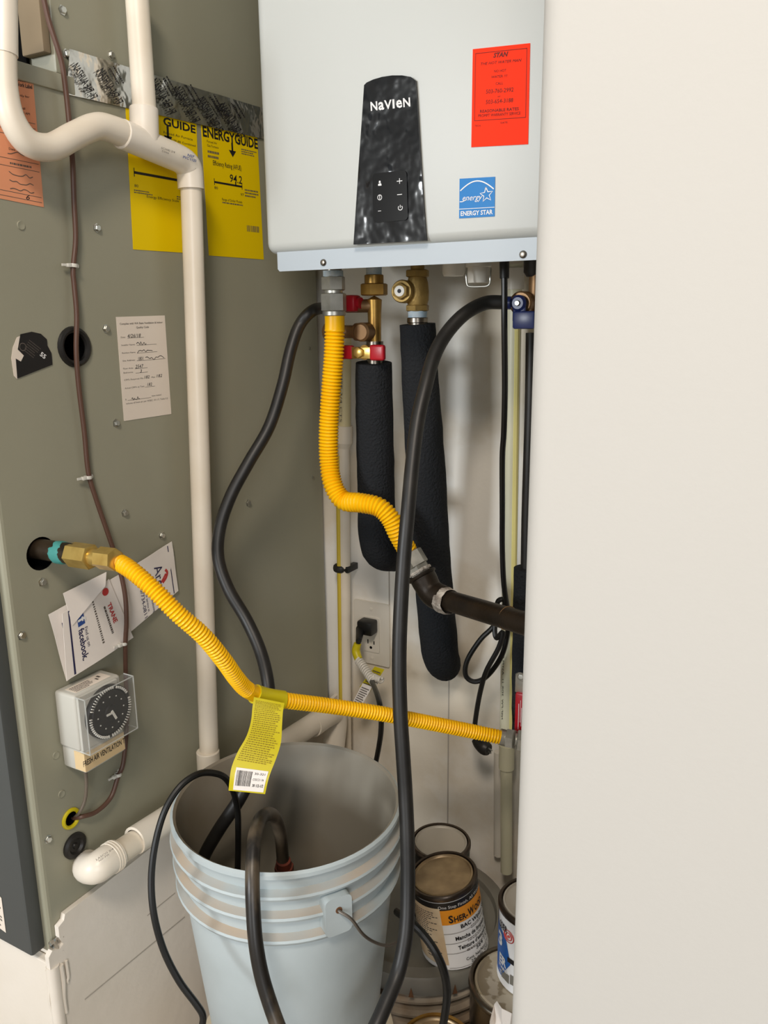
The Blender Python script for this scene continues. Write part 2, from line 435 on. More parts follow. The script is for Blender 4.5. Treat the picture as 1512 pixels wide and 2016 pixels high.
for p, r, d in ((hole_gas, .0205, .05), (hole_mid, .0185, .03), (hole_low, .0105, .03)):
    obj('hole_lining', lathe([(r*.995, -.0006), (r*.995, -d*.95), (0, -d*.95)], p, (1, 0, 0), 28), M['void'], fur)
yc = at(103, 50, X=XF-.002).y
obj('coil_cabinet', box((-1.5, yc, ZT+.002), (XF-.002, 1.232, 2.5), .004), M['furnace'], fur)
xg = at(38, 60, Y=yc-.012).x
obj('access_panel', box((xg, yc-.012, ZT+.022), (XF-.006, yc-.001, 2.4), .002), M['tan'], fur, label='tan inner board above the cabinet')
obj('panel_gap', box((xg-.03, yc-.006, ZT+.012), (xg-.0005, yc-.002, 2.4)), M['void'], fur)
obj('access_panel', box((-1.4, yc-.012, ZT+.022), (xg-.0305, yc-.001, 2.4), .002), M['tan'], fur)
a, b = at(22, 112, X=XF), at(117, 138, X=XF)
obj('top_flange', box((-1.4, YF-.001, ZT-.018), (XF+.0035, yc+.02, ZT+.001), .0015), M['furnace'], fur)
obj('front_door', box((-1.5, YF-.02, .505), (XF-.012, YF+.002, ZT-.03), .004), M['door'], fur, label='dark blue grey front door panel')
f = quad_map(*[at(x, y, Y=YF-.0205) for x, y in ((-60, 1700), (3, 1768), (12, 1836), (-50, 1790))])
st = obj('rating_label', sheet(f), M['label'], fur, label='small white rating label')
obj('lettering', marks(f, fine(.55, .95, .1, .9, 9, seed=4)), M['ink_soft'], st, smooth=False)
# screws
sc_m = None
def screw_vf(r): return lathe([(0, .0), (r*1.35, 0), (r*1.35, .0008), (r, .0012), (r, .0035), (r*.8, .0042), (0, .0042)], (0, 0, 0), (1, 0, 0), 6)
for i, (x, y) in enumerate(((190, 449), (122, 20), (218, 109), (130, 106), (208, 647), (228, 833), (245, 1010), (318, 1054), (83, 1146), (42, 1251), (94, 1652), (488, 990), (616, 940), (610, 686))):
    p = at(x, y, X=XF + (.0 if y > 110 else -.002))
    if sc_m is None:
        o = obj('screw', screw_vf(.0042), M['chrome'], fur); sc_m = o.data
        sc_m.transform(Matrix.Translation(wpos(fur)))
    else:
        o = bpy.data.objects.new('screw', sc_m); COL.objects.link(o); o.parent = fur
    o.location = p - wpos(fur); o.rotation_euler = (random.uniform(0, 3), 0, 0)
    if x > 600: o.scale = (.6, .6, .6)
for x, y in ((110, 1487), (121, 1563), (41, 444)):
    p = at(x, y, X=XF); obj('hole_plug', lathe([(.0052, 0), (.0046, .0012), (.002, .0006), (0, .0005)], p, (1, 0, 0), 16), M['furnace'], fur)
obj('grommet', ring(hole_mid, (1, 0, 0), .0205, .0042, squash=1.1), M['rubber'], fur, label='open black rubber grommet')
p = at(146, 1664, X=XF); obj('grommet', lathe([(.0175, 0), (.0175, .003), (.0145, .0055), (.011, .005), (.0085, .002), (.004, .002), (.003, .004), (0, .004)], p, (1, 0, 0), 28), M['rubber'], fur, label='closed black rubber plug')
u = ring((0, 0, 0), (1, 0, 0), .0118, .0026, 24, 8)
obj('edge_guard', ([Vector((v.x, v.y, v.z)) + hole_low + Vector((.001, 0, 0)) for v in u[0]], u[1]), M['tagy'], fur, label='yellow plastic ring around the cable hole')
# labels on the side panel
XS = XF + .0002
def sticker(name, px, m, X=XS, th=.0004, parent=fur, label=None):
    f = quad_map(*[at(x, y, X=X) for x, y in px]); return f, obj(name, sheet(f, th), m, parent, smooth=False, label=label)
f, o = sticker('permit_label', ((-45, 128), (64, 151), (86, 408), (-30, 385)), M['peach'], label='peach coloured electrical permit label')
obj('lettering', text(f, [('Basic Electrical', .5, .97, .945, .03, 0, .02), ('Work Label', .66, .97, .905, .03, 0, .02), ('Issued only for', .5, .9, .83, .018), ('Inspector to call', .5, .8, .735, .018), ('before 8:00 AM', .5, .88, .70, .018), ('Date', .45, .56, .40, .018), ('6', .69, .76, .035, .04, .3)]), M['ink'], o, smooth=False)
obj('rule', marks(f, [(.05, v, .97, v+.004) for v in (.64, .60, .56, .52, .27, .33, .07, .03)] + fine(.45, .9, .29, .32, 1, .5, seed=9)), M['ink_soft'], o, smooth=False)
obj('handwriting', join(*[stroke(f, [(.42+.06*i, v + random.uniform(-.015, .015)) for i in range(8)], .0008) for v in (.38, .22, .16, .1)]), M['ink_soft'], o, smooth=False)
f, o = sticker('certificate_label', ((228, 624), (324, 621), (337, 815), (244, 829)), M['label'], label='off-white ventilation certificate with handwriting')
obj('lettering', text(f, [('Complies with WA State Ventilation & Indoor', .06, .94, .925, .018, 0, .01), ('Quality Code', .38, .64, .885, .018, 0, .01), ('Date:', .06, .15, .80, .015), ('Installer Name:', .06, .33, .725, .015), ('Resident Name:', .06, .33, .65, .015), ('Site Address:', .06, .31, .575, .015),
   ('Floor Area:', .06, .26, .50, .015), ('Bedrooms:', .06, .25, .46, .015), ("CFM's Required: Min", .06, .45, .39, .015), ('Max', .62, .70, .39, .015), ("Actual CFM's at Test:", .06, .46, .31, .015), ('I', .06, .07, .20, .015), ('have tested', .60, .80, .205, .015), ('volume of fresh air per WSEC 101.17, Table 3.2', .06, .94, .16, .016)]), M['ink_soft'], o, smooth=False)
obj('handwriting', text(f, [('4/26/18', .19, .46, .80, .034, .25), ('2547', .30, .47, .50, .034, .25), ('3', .39, .43, .455, .03, .25), ('182', .47, .58, .39, .03, .25), ('182', .73, .85, .39, .03, .25), ('182', .52, .62, .315, .03, .25), ('1801', .37, .48, .575, .034, .25)]), M['ink'], o, smooth=False)
obj('signature', join(*[stroke(f, [(a0 + (a1-a0)*i/9, v + random.uniform(-.012, .024)) for i in range(10)], .0007) for a0, a1, v in ((.36, .56, .73), (.36, .68, .655), (.52, .92, .58), (.18, .34, .205))]), M['ink'], o, smooth=False)
obj('rule', marks(f, [(.19, .795, .52, .798), (.36, .72, .78, .723), (.36, .645, .78, .648), (.34, .57, .95, .573), (.29, .495, .55, .498), (.3, .452, .55, .455), (.47, .305, .68, .308), (.1, .195, .58, .198)]), M['ink_soft'], o, smooth=False)
# torn black label
tp = [(25, 684), (33, 664), (62, 653), (80, 657), (92, 668), (93, 680), (101, 695), (103, 718), (80, 727), (48, 738), (33, 746), (27, 740), (22, 705)]
o = obj('torn_label', slab(pxs([p for p in reversed(tp)], X=XS), (1, 0, 0), .0005), M['label'], fur, smooth=False, label='torn black label with white paper showing')
tb = [(40, 658), (62, 653), (80, 657), (92, 668), (93, 680), (101, 695), (103, 718), (80, 727), (34, 745), (31, 706), (41, 712), (47, 700), (35, 688)]
obj('black_face', slab(pxs([p for p in reversed(tb)], X=XS+.0006), (1, 0, 0), .0004), M['can_black'], o, smooth=False)
f = quad_map(*[at(x, y, X=XS+.001) for x, y in ((52, 653), (100, 690), (80, 728), (32, 690))])
obj('lettering', text(f, [('55', .74, .95, .50, .19, 0, .03)], .0002), M['ink_white'], o, smooth=False)
obj('fine_print', marks(f, fine(.2, .7, .22, .85, 6, .3, seed=3), .0002), M['ink_soft'], o, smooth=False)
c = at(45, 683, X=XS+.0013); obj('print_ring', ring(c, (1, 0, 0), .0042, .0005, 18, 4, .2), M['ink_soft'], o)
# energy guide labels
f1, o = sticker('guide_label', ((246, 196), (386, 236), (396, 500), (262, 491)), M['guide'], label='yellow guide label behind the white elbow')
obj('lettering', text(f1, [('GUIDE', .50, .98, .90, .055, 0, .03), ('Forced Air Furnace', .50, .93, .84, .018), ('Model FP-80 Combined', .5, .97, .80, .016), ('Non weatherized', .5, .85, .765, .016), ('80', .06, .11, .43, .02), ('97', .78, .83, .43, .02), ('Energy Efficiency Scale', .22, .68, .37, .018)]), M['ink'], o, smooth=False)
obj('arrow', join(marks(f1, [(.545, .80, .575, .90)]), ([f1(.50, .83, .0006), f1(.56, .765, .0006), f1(.62, .83, .0006)], [(0, 1, 2)])), M['ink'], o, smooth=False)
obj('scale_bar', marks(f1, [(.06, .52, .8, .538), (.06, .50, .07, .56), (.79, .50, .8, .56)]), M['ink'], o, smooth=False)
obj('fine_print', marks(f1, fine(.05, .3, .39, .42, 2, seed=2) + fine(.65, .95, .39, .42, 2, seed=3) + fine(.05, .25, .84, .95, 3, seed=5)), M['ink_soft'], o, smooth=False)
f2, o = sticker('guide_label', ((395, 240), (506, 268), (519, 511), (411, 503)), M['guide'], label='yellow guide label next to the water heater')
obj('lettering', text(f2, [('ENERGYGUIDE', .02, 1., .90, .075, 0, .03), ('Forced Air', .08, .25, .86, .018), ('Gas Furnace', .08, .27, .83, .018), ('Efficiency Rating (AFUE)', .16, .66, .70, .036, 0, .01), ('94.2', .44, .66, .595, .06, .1, .01), ('80', .16, .22, .52, .02), ('97', .62, .68, .50, .02), ('Range of Similar Models', .28, .64, .44, .02)]), M['ink'], o, smooth=False)
obj('arrow', join(marks(f2, [(.50, .83, .53, .90)]), ([f2(.45, .84, .0006), f2(.515, .79, .0006), f2(.58, .84, .0006)], [(0, 1, 2)])), M['ink'], o, smooth=False)
obj('scale_bar', marks(f2, [(.16, .565, .66, .580), (.16, .55, .17, .60), (.65, .55, .66, .60), (.53, .565, .55, .60)]), M['ink'], o, smooth=False)
obj('fine_print', marks(f2, fine(.08, .3, .75, .82, 2, seed=12) + fine(.68, .98, .83, .88, 3, seed=13) + fine(.7, .99, .50, .57, 3, seed=14) + fine(.28, .65, .42, .44, 1, seed=15)), M['ink_soft'], o, smooth=False)
rnd = random.Random(3)
obj('bar_code', marks(f2, [(.70+.012*i, .22, .70+.012*i+rnd.uniform(.003, .009), .27) for i in range(20)]), M['ink_soft'], o, smooth=False)
# foil tape over the seam
def crink(u, v): return .0016*noise.noise(Vector((u*9, v*2, 1.7))) + .0006*noise.noise(Vector((u*20, v*5, 4.)))
q = [at(x, y, X=XF+.0022) for x, y in ((136, 96), (520, 214), (520, 274), (133, 186))]
ft = quad_map(*q, bulge=crink)
tape = obj('foil_tape', sheet(ft, .0004, 90, 10), M['foil'], fur, label='crinkled silver foil tape over the cabinet seam')
A = at(140, 140, X=XF+.004); uu = (at(330, 200, X=XF+.004) - A)
L = []
for (x, y) in ((150, 122), (200, 132), (305, 152), (352, 168), (398, 188), (440, 200)):
    o_, e_, n_ = at(x, y, X=XF), at(x+42, y+70, X=XF), at(x-18, y+12, X=XF)
    fm = quad_map(n_*0 + o_, e_, e_ + (n_-o_), n_)
    L += [text(fm, [('NASHUA 367-17', 0, .95, .1, .7, 0, .02)], .0062)]
    L += [marks(fm, fine(.1, .7, 1.2, 2.0, 2, .3, seed=x), .0062)] if x > 160 else []
obj('lettering', join(*L), M['ink'], tape, smooth=False)
# dull foil at the bottom corner
bmv = []
def corner(u, v, off=0): 
    return Vector((XF+.004 + .006*noise.noise(Vector((u*9, v*9, 2))) + off - .004*abs(u-.5), YF - .004 + .03*u, .478 + .045*v + .006*noise.noise(Vector((u*7, v*7, 8)))))
obj('foil_tape', sheet(corner, .001, 10, 10), M['foil'], fur, label='scrunched foil at the bottom corner')

# brown control cable and its ties
cab = root('control_cable', at(247, 1400, X=XF), 'brown low voltage cable running down the furnace side', 'cable')
cx = [(80, -30, .008), (96, 40, .009), (112, 90, .012), (123, 130, .012), (131, 190, .01), (137, 250, .01), (143, 320, .01), (146, 400, .008), (149, 470, .007), (144, 530, .006), (146, 560, .006), (151, 620, .008), (150, 690, .009), (155, 760, .007), (166, 850, .006), (174, 930, .006), (190, 985, .009), (214, 1055, .013), (234, 1115, .02), (246, 1170, .025), (249, 1220, .026), (247, 1262, .021), (247, 1300, .013), (248, 1340, .008), (250, 1420, .007), (243, 1500, .007), (232, 1530, .007), (218, 1570, .008), (190, 1598, .009), (160, 1608, .007), (142, 1612, -.01)]
obj('jacket', sweep(spline([(*at(x, y, X=XF+o), .0031) for x, y, o in cx], 6), 10), M['cable'], cab)
for x, y in ((144, 523), (173, 940), (243, 1267), (232, 1525)):
    p = at(x, y, X=XF + (.0185 if y == 1267 else .0065))
    v = join(ring(p, (0, .1, 1), .0042, .0011, 16, 6, 2.2), box(p + Vector((-.002, -.0095, -.002)), p + Vector((.003, -.004, .0022)), .0004), box(p + Vector((-.001, -.016, -.001)), p + Vector((.0006, -.009, .0018))), cyl(p + Vector((-.0063, .0075, 0)), p + Vector((-.002, .0075, 0)), .003, 10), box(p + Vector((-.003, .003, -.002)), p + Vector((-.001, .009, .002))))
    obj('cable_tie', v, M['tie'], cab, label='white nylon cable tie')
tag(obj('lead_wire', tube([(166, 1500, 'X', XF+.02), (170, 1540, 'X', XF+.017), (167, 1575, 'X', XF+.013), (156, 1600, 'X', XF+.008), (143, 1612, 'X', XF-.012)], .0022, 8), M['cable2']), 'thin grey-brown wire from the timer down to the yellow-ringed hole', 'wire')

# ---------------------------------------------------------------- folded service leaflets
fl = root('service_leaflet', at(225, 1210, X=XF), 'long white printed leaflet with a red round logo tucked behind the brown cable', 'leaflet')
XP = XF + .004
def bend(u, v): return .004*math.sin(v*3.2) + .0012*noise.noise(Vector((u*2, v*5, 0)))
fp = quad_map(at(338, 1066, X=XP), at(351, 1163, X=XP), at(131, 1341, X=XP+.004), at(95, 1210, X=XP+.003), bulge=bend)
o = obj('sheet', sheet(fp, .0005, 6, 16), M['paper'], fl, sharp=60)
fo = obj('folded_page', sheet(quad_map(at(209, 1126, X=XP+.012), at(203, 1152, X=XP+.011), at(138, 1230, X=XP+.008), at(124, 1168, X=XP+.009), bulge=lambda u, v: .004*u), .0006, 3, 6), M['paper'], fl, sharp=60)
g = quad_map(at(214, 1140, X=XP+.008), at(262, 1255, X=XP+.01), at(131, 1340, X=XP+.010), at(122, 1208, X=XP+.010), bulge=lambda u, v: .002*math.sin(v*3.1))
fr = obj('front_page', sheet(g, .0005, 4, 8), M['paper'], fl, sharp=60)
obj('border_line', marks(g, [(.02, .10, .98, .125)], .0009), M['ink_navy'], fr, smooth=False)
obj('lettering', text(g, [('Find us on', .40, .70, .335, .05), ('facebook.', .38, .86, .235, .09, 0, .02)], .0009), M['ink_navy'], fr, smooth=False)
obj('emblem', join(marks(g, [(.16, .24, .34, .36)], .0009)), M['ink_blue'], fr, smooth=False)
obj('emblem_letter', text(g, [('f', .22, .30, .25, .13, 0, .03)], .0013), M['ink_white'], fr, smooth=False)
obj('fine_print', marks(g, fine(.12, .98, .55, .585, 1, .9, 1., seed=21, wmin=.015, wmax=.03), .0009), M['ink_soft'], fr, smooth=False)
c_ = Vector(g(.12, .84, .0009)); nn = (Vector(g(1, 0)) - Vector(g(0, 0))).cross(Vector(g(0, 1)) - Vector(g(0, 0))).normalized()
obj('emblem', lathe([(.0052, 0), (.0052, .0003), (0, .0003)], c_, nn, 20), M['ink_red'], fr)
obj('lettering', text(g, [('TRANE', .30, .62, .80, .07, 0, .03)], .0009), M['ink_red'], fr, smooth=False)
obj('fine_print', marks(g, fine(.3, .75, .72, .76, 1, .8, 1., seed=23), .0009), M['ink_soft'], fr, smooth=False)
obj('border_line', marks(fp, [(.03, .95, .98, .958), (.2, .06, .7, .07)], .0009), M['ink_navy'], o, smooth=False)
obj('lettering', text(fp, [('Arc', .25, .62, .80, .075), ('Heating & Air Conditioning', .42, 1., .735, .022), ('Call us for service at', .40, .92, .69, .02), ('360/734-0811', .34, .98, .65, .03)], .0009), M['ink_navy'], o, smooth=False)
obj('swoosh', join(stroke(fp, [(.42, .90), (.50, .915), (.58, .895), (.62, .86)], .004), stroke(fp, [(.5, .90), (.56, .87), (.6, .84)], .003)), M['ink_red'], o, smooth=False)

# ---------------------------------------------------------------- timer box
p0 = at(110, 1410, X=XF); y0 = p0.y; XT = at(170, 1420, Y=y0).x
y1 = at(265, 1380, X=XT).y
ztop, zbot, zlow = at(107, 1358, X=XF).z, at(118, 1467, X=XF).z, at(124, 1508, X=XF).z
tm = root('timer', (XF, (y0+y1)/2, zlow), 'light grey dial timer box on the furnace side with a clear cover', 'timer')
xm = XF + (XT-XF)*.68
obj('housing', box((XF+.0005, y0, zbot), (xm, y1-.004, ztop), .004, 3), M['timer'], tm)
obj('lower_box', box((XF+.0005, y0+.003, zlow), (xm+.004, y1-.010, zbot+.004), .003, 2), M['timer'], tm)
fz = quad_map((xm+.0005, y0+.002, ztop-.002), (xm+.0005, y1-.014, ztop-.002), (xm+.0005, y1-.014, zbot+.002), (xm+.0005, y0+.002, zbot+.002))
obj('face_plate', sheet(fz, .004), M['timer'], tm, smooth=False)
# clear cover: four thin walls and a front
cv = []
t_ = .0012; ym, yM = y0+.0005, y1+.001; zb, zt_ = zbot+.001, ztop-.001; xa, xb = xm+.001, XT
obj('clear_cover', join(box((xb-t_, ym, zb), (xb, yM, zt_)), box((xa, ym, zb), (xb-t_, ym+t_, zt_)), box((xa, yM-t_, zb), (xb-t_, yM, zt_)), box((xa, ym+t_, zt_-t_), (xb-t_, yM-t_, zt_)), box((xa, ym+t_, zb), (xb-t_, yM-t_, zb+t_))), M['clear'], tm, smooth=False, label='clear plastic cover')
ed = [(xb, ym, zb), (xb, yM, zb), (xb, yM, zt_), (xb, ym, zt_)]
obj('cover_edge', join(*[cyl(ed[i], ed[(i+1) % 4], .0009, 8) for i in range(4)], *[cyl((xa, p[1], p[2]), p, .0008, 8) for p in ed]), M['clear_edge'], tm)
dc = Vector((xm+.004, (y0+y1)/2 + .004, (ztop+zbot)/2 + .001)); rd = min((y1-y0), (ztop-zbot))*.46
dl = obj('dial', lathe([(rd, 0), (rd, .006), (rd*.97, .007), (rd*.86, .007), (rd*.84, .0055), (rd*.80, .008), (rd*.3, .0085), (rd*.28, .011), (0, .011)], dc, (1, 0, 0), 48), M['can_black'], tm, label='black timer dial')
tabs = []
for k in range(60):
    a = 2*math.pi*k/60
    if k in (3, 4, 12, 27, 28, 44): continue
    e = Vector((0, math.cos(a), math.sin(a))); s = Vector((0, -math.sin(a), math.cos(a)))
    b0 = dc + Vector((.0072, 0, 0))
    tabs.append(([b0 + e*rd*.87 - s*.0006, b0 + e*rd*.96 - s*.0006, b0 + e*rd*.96 + s*.0006, b0 + e*rd*.87 + s*.0006] + [b0 + Vector((.002, 0, 0)) + q_ for q_ in (e*rd*.87 - s*.0006, e*rd*.96 - s*.0006, e*rd*.96 + s*.0006, e*rd*.87 + s*.0006)], [(0, 1, 2, 3)[::-1], (4, 5, 6, 7), (0, 1, 5, 4), (1, 2, 6, 5), (2, 3, 7, 6), (3, 0, 4, 7)]))
obj('trip_pins', join(*tabs), M['tie'], dl, smooth=False)
h0 = dc + Vector((.0112, 0, 0))
obj('pointer', join(box(h0 + Vector((0, -.0016, -rd*.32)), h0 + Vector((.0015, .0016, rd*.1)), .0004, M=Matrix.Translation(h0) @ Matrix.Rotation(R(25), 4, 'X') @ Matrix.Translation(-h0)), box(h0 + Vector((0, -rd*.28, -.001)), h0 + Vector((.0012, 0, .0014)))), M['tie'], dl, smooth=False)
obj('hour_marks', join(*[box(dc + Vector((.0083, rd*.6*math.cos(a)-.0007, rd*.6*math.sin(a)-.0007)), dc + Vector((.009, rd*.6*math.cos(a)+.0007, rd*.6*math.sin(a)+.0007))) for a in [2*math.pi*k/12 for k in range(12)]]), M['tie'], dl, smooth=False)
ff = quad_map((XF+.012, y0+.008, ztop+.0001), (XF+.012, y1-.014, ztop+.0001), (xm-.006, y1-.014, ztop+.0001), (xm-.006, y0+.008, ztop+.0001))
ll = obj('rating_label', sheet(ff, .0002), M['label'], tm, smooth=False)
obj('fine_print', marks(ff, fine(.05, .6, .1, .9, 5, .5, seed=31) + [(.7, .3, .75, .6), (.8, .5, .86, .8)], .0004), M['ink_soft'], ll, smooth=False)
zt1, zt0 = zbot-.002, zlow+.003
fs = quad_map((xm+.0042, y0+.003, zt1), (xm+.0042, y1-.011, zt1), (xm+.0042, y1-.011, zt0), (xm+.0042, y0+.003, zt0))
tp_ = obj('masking_tape', join(sheet(fs, .0004), box((xm-.014, y0+.0022, zt0), (xm+.0044, y0+.003, zt1))), M['tape'], tm, smooth=False, label='strip of tan masking tape with lettering')
obj('lettering', text(fs, [('FRESH AIR VENTILATION T', -.06, 1., .36, .3, 0, .01)], .0008), M['ink'], tp_, smooth=False)

# ---------------------------------------------------------------- white condensate pipes on the furnace
XP1 = XF + .034
cp = root('condensate_pipe', at(375, 700, X=XP1), 'white plastic pipe with S bend, tee and elbow running down the furnace side', 'pipe')
tee = at(285, 281, X=XP1); elb = at(372, 322, X=XP1); dirY = (elb - tee).normalized()
S = [(6, -60, 45), (8, 20, 45), (9, 110, 46), (11, 175, 48), (24, 235, 51), (55, 280, 53), (100, 290, 52), (145, 268, 51), (190, 249, 51), (225, 256, 52), (252, 268, 52)]
obj('bent_pipe', tube([(x, y, 'X', XP1, wd) for x, y, wd in S], None, 18, 6), M['pvc'], cp)
a = at(8, -60, X=XP1); b = at(9, 108, X=XP1); obj('coupling', sweep([(*a, rad(50, a)), (*b, rad(50, b))], 20), M['pvc_w'], cp)
a = at(266, -60, X=XP1); b = at(286, 240, X=XP1); rp = rad(46, tee)
obj('upper_pipe', sweep([(*a, rad(46, a)), (*b, rp)], 20), M['pvc'], cp)
r1 = rp*1.2
s0 = at(238, 263, X=XP1)
obj('tee', join(cyl(s0, tee + (elb-tee)*.62, r1, 22, bev=.001), cyl(tee, at(283, 212, X=XP1), r1, 22, bev=.001)), M['pvc_w'], cp)
dn = at(376, 372, X=XP1)
obj('elbow', sweep(spline([(*(tee + (elb-tee)*.55), r1), (*(tee + (elb-tee)*.8), r1), (*(elb - dirY*.005 + Vector((0, 0, -.003))), r1*1.02), (*(elb + (dn-elb)*.3), r1), (*dn, r1)], 6), 20), M['pvc_w'], cp)
b = at(412, 1492, X=XP1)
obj('down_pipe', sweep([(*at(376, 360, X=XP1), rad(42, dn)), (*b, rad(37, b))], 20), M['pvc'], cp)
c2 = at(409, 1478, X=XP1); c3 = at(414, 1570, X=XP1); obj('coupling', cyl(c3, c2, rad(45, c2), 20, bev=.001), M['pvc_w'], cp)
ft_ = quad_map(*[at(x, y, X=XP1+.0195) for x, y in ((318, 288), (345, 297), (343, 307), (316, 298))])
obj('lettering', text(ft_, [('SCH40 3/4', 0, 1, .5, .4), ('D2466', .1, .6, 0, .35)], .0), M['ink_soft'], cp, smooth=False)
ft_ = quad_map(*[at(x, y, X=XP1+.0198) for x, y in ((362, 300), (388, 308), (386, 320), (360, 312))])
obj('lettering', text(ft_, [('NSF', .3, .8, .6, .4, 0, .02), ('PVC 1120', 0, 1, .05, .42, 0, .02)], .0), M['ink_blue'], cp, smooth=False)

bp_ = root('drain_pipe', at(300, 1650, X=XP1), 'white plastic drain pipe with elbow running along the furnace base behind the bucket', 'pipe')
XB = XF + .045
P0, P1 = at(232, 1680, X=XB), at(655, 1402, X=XB)
ax = (P1-P0).normalized(); rb0 = rad(48, P0)
obj('base_pipe', sweep([(*(P0 - ax*.02), rb0), (*(P0 + ax*.08), rb0)], 20), M['pvc'], bp_)
q0 = at(265, 1655, X=XB); rc = rad(56, q0)
obj('sleeve', lathe([(rc*.8, 0), (rc, 0), (rc, (P1-q0).length), (0, (P1-q0).length)], q0, ax, 22), M['pvc_w'], bp_)
obj('elbow', sweep(spline([(*at(172, 1700, X=XF+.008), rb0*1.12), (*at(174, 1708, X=XF+.022), rb0*1.2), (*at(190, 1708, X=XB-.004), rb0*1.24), (*(P0 - ax*.022), rb0*1.24), (*(P0 - ax*.003), rb0*1.25)], 6), 20), M['pvc_w'], bp_)
for k in range(3): obj('rib', ring(P0 - ax*(.006 + .004*k), ax, rb0*1.25, .0011, 22, 6), M['pvc_w'], bp_)
ft_ = quad_map(*[at(x, y, X=XB+.018) for x, y in ((188, 1690), (222, 1668), (226, 1676), (192, 1699))])
obj('lettering', text(ft_, [('LASCO 3/4', 0, 1, .5, .4), ('NSF-PW', .1, .7, 0, .35)], .0), M['ink_soft'], bp_, smooth=False)
# far elbow toward the corner
e0 = at(655, 1400, X=XB); e1 = at(657, 1470, X=XB)
obj('elbow', sweep(spline([(*(P1 - ax*.07), rc*1.1), (*(P1 - ax*.015), rc*1.12), (*(P1 + ax*.01 + Vector((0, 0, -.012))), rc*1.12), (*e1, rc*1.1)], 6), 20), M['pvc_w'], bp_)
obj('down_pipe', sweep([(*e1, rc*.9), (e1.x, e1.y, FLOOR+.001, rc*.9)], 18), M['pvc'], bp_)
tag(obj('power_cable', tube([(205, 1722, 'X', XF+.016), (260, 1683, 'X', XF+.016), (340, 1628, 'X', XF+.016), (480, 1520, 'X', XF+.016), (600, 1425, 'X', XF+.016)], .0035, 8), M['cord']), 'black cable lying behind the white drain pipe at the furnace base', 'cable')

# ---------------------------------------------------------------- water heater
YH = .93
hl, hr, hz, ht = -.704, -.255, 1.386, 2.085
wh = root('water_heater', ((hl+hr)/2, 1.09, hz), 'white wall-hung tankless water heater with black control strip', 'water heater')
bm = bmesh.new(); bmesh.ops.create_cube(bm, size=1)
for v in bm.verts: v.co = Vector((hl + (v.co.x+.5)*(hr-hl), YH + (v.co.y+.5)*.22, hz + (v.co.z+.5)*(ht-hz)))
bmesh.ops.bevel(bm, geom=[e for e in bm.edges if all(v.co.y < YH+.01 for v in e.verts)] + [e for e in bm.edges if abs(e.verts[0].co.y - e.verts[1].co.y) > .1], offset=.014, segments=5, affect='EDGES', profile=.5)
obj('front_cover', from_bm(bm), M['white'], wh, sharp=60)
obj('back_case', box((hl+.008, YH+.2, hz+.012), (hr-.008, YW-.001, ht-.01), .004), M['flange'], wh)
fl_ = [(hl+.017, 1.364), (hr-.017, 1.364), (hr-.017, 1.3795), (hl+.017, 1.3795)]
obj('flange', slab([(x, YH+.006, z) for x, z in ((hl+.020, 1.3635), (hr-.020, 1.3635), (hr-.017, 1.3665), (hr-.017, 1.392), (hl+.017, 1.392), (hl+.017, 1.3665))], (0, 1, 0), .004), M['flange'], wh, smooth=False)
for x, y in ((637, 517), (1030, 501)):
    p = at(x, y, Y=YH+.006); obj('screw', lathe([(.0045, 0), (.0043, .0015), (.003, .003), (0, .0036)], p, (0, -1, 0), 16), M['tin'], wh)
# control strip
yp = YH - .0003
pan = [(699, 482), (842, 474), (838, 425), (831, 320), (824, 200), (821, 160), (812, 153), (795, 150), (775, 150), (755, 153), (738, 158), (725, 164), (720, 169), (716, 230), (709, 330)]
pn = obj('control_strip', slab(pxs(pan, Y=yp), (0, -1, 0), .004), M['panel'], wh, sharp=25, label='black gloss control strip in wrinkled film')
fN = quad_map(*[at(x, y, Y=yp-.0045) for x, y in ((729, 199), (807, 190), (808, 209), (730, 218))])
obj('lettering', text(fN, [('N', 0, .175, 0, .9, 0, .025), ('a', .20, .345, 0, 1.15, 0, .025), ('V', .35, .54, 0, .9, 0, .025), ('I', .56, .61, 0, .9, 0, .03), ('e', .65, .80, 0, 1.15, 0, .025), ('N', .825, 1., 0, .9, 0, .025)], 0), M['silver'], pn, smooth=False)
kc = quad_map(*[at(x, y, Y=yp-.0042) for x, y in ((734, 342), (801, 335), (804, 433), (736, 439))])
kw = [kc(.5 + x, .5 + y) for x, y in rrect(1, 1, .09, 4)]
kp = obj('key_pad', slab(kw, (0, -1, 0), .0012), M['pad'], pn, smooth=False)
kf = quad_map(*[at(x, y, Y=yp-.0057) for x, y in ((734, 342), (801, 335), (804, 433), (736, 439))])
S_ = lambda pts, wd=.0008: stroke(kf, pts, wd, 0)
arc_ = lambda cx, cy, rx, ry, a0, a1: [(cx + rx*math.cos(R(a0 + (a1-a0)*i/12)), cy + ry*math.sin(R(a0 + (a1-a0)*i/12))) for i in range(13)]
obj('key_symbols', join(S_([(.70, .80), (.86, .80)]), S_([(.78, .745), (.78, .855)]), S_([(.70, .53), (.84, .53)]), S_(arc_(.78, .26, .06, .045, 130, 410), .0008), S_([(.78, .26), (.78, .32)]),
    S_(arc_(.19, .51, .06, .05, 0, 360)), S_([(.19, .475), (.19, .55)]), S_([(.13, .235), (.22, .235)], .0006), ([kf(x, y) for x, y in ((.15, .745), (.25, .745), (.25, .78), (.21, .80), (.15, .78))], [(0, 1, 2, 3, 4)]), ([kf(x, y) for x, y in ((.17, .805), (.23, .805), (.22, .845), (.18, .845))], [(0, 1, 2, 3)])), M['silver'], kp, smooth=False)
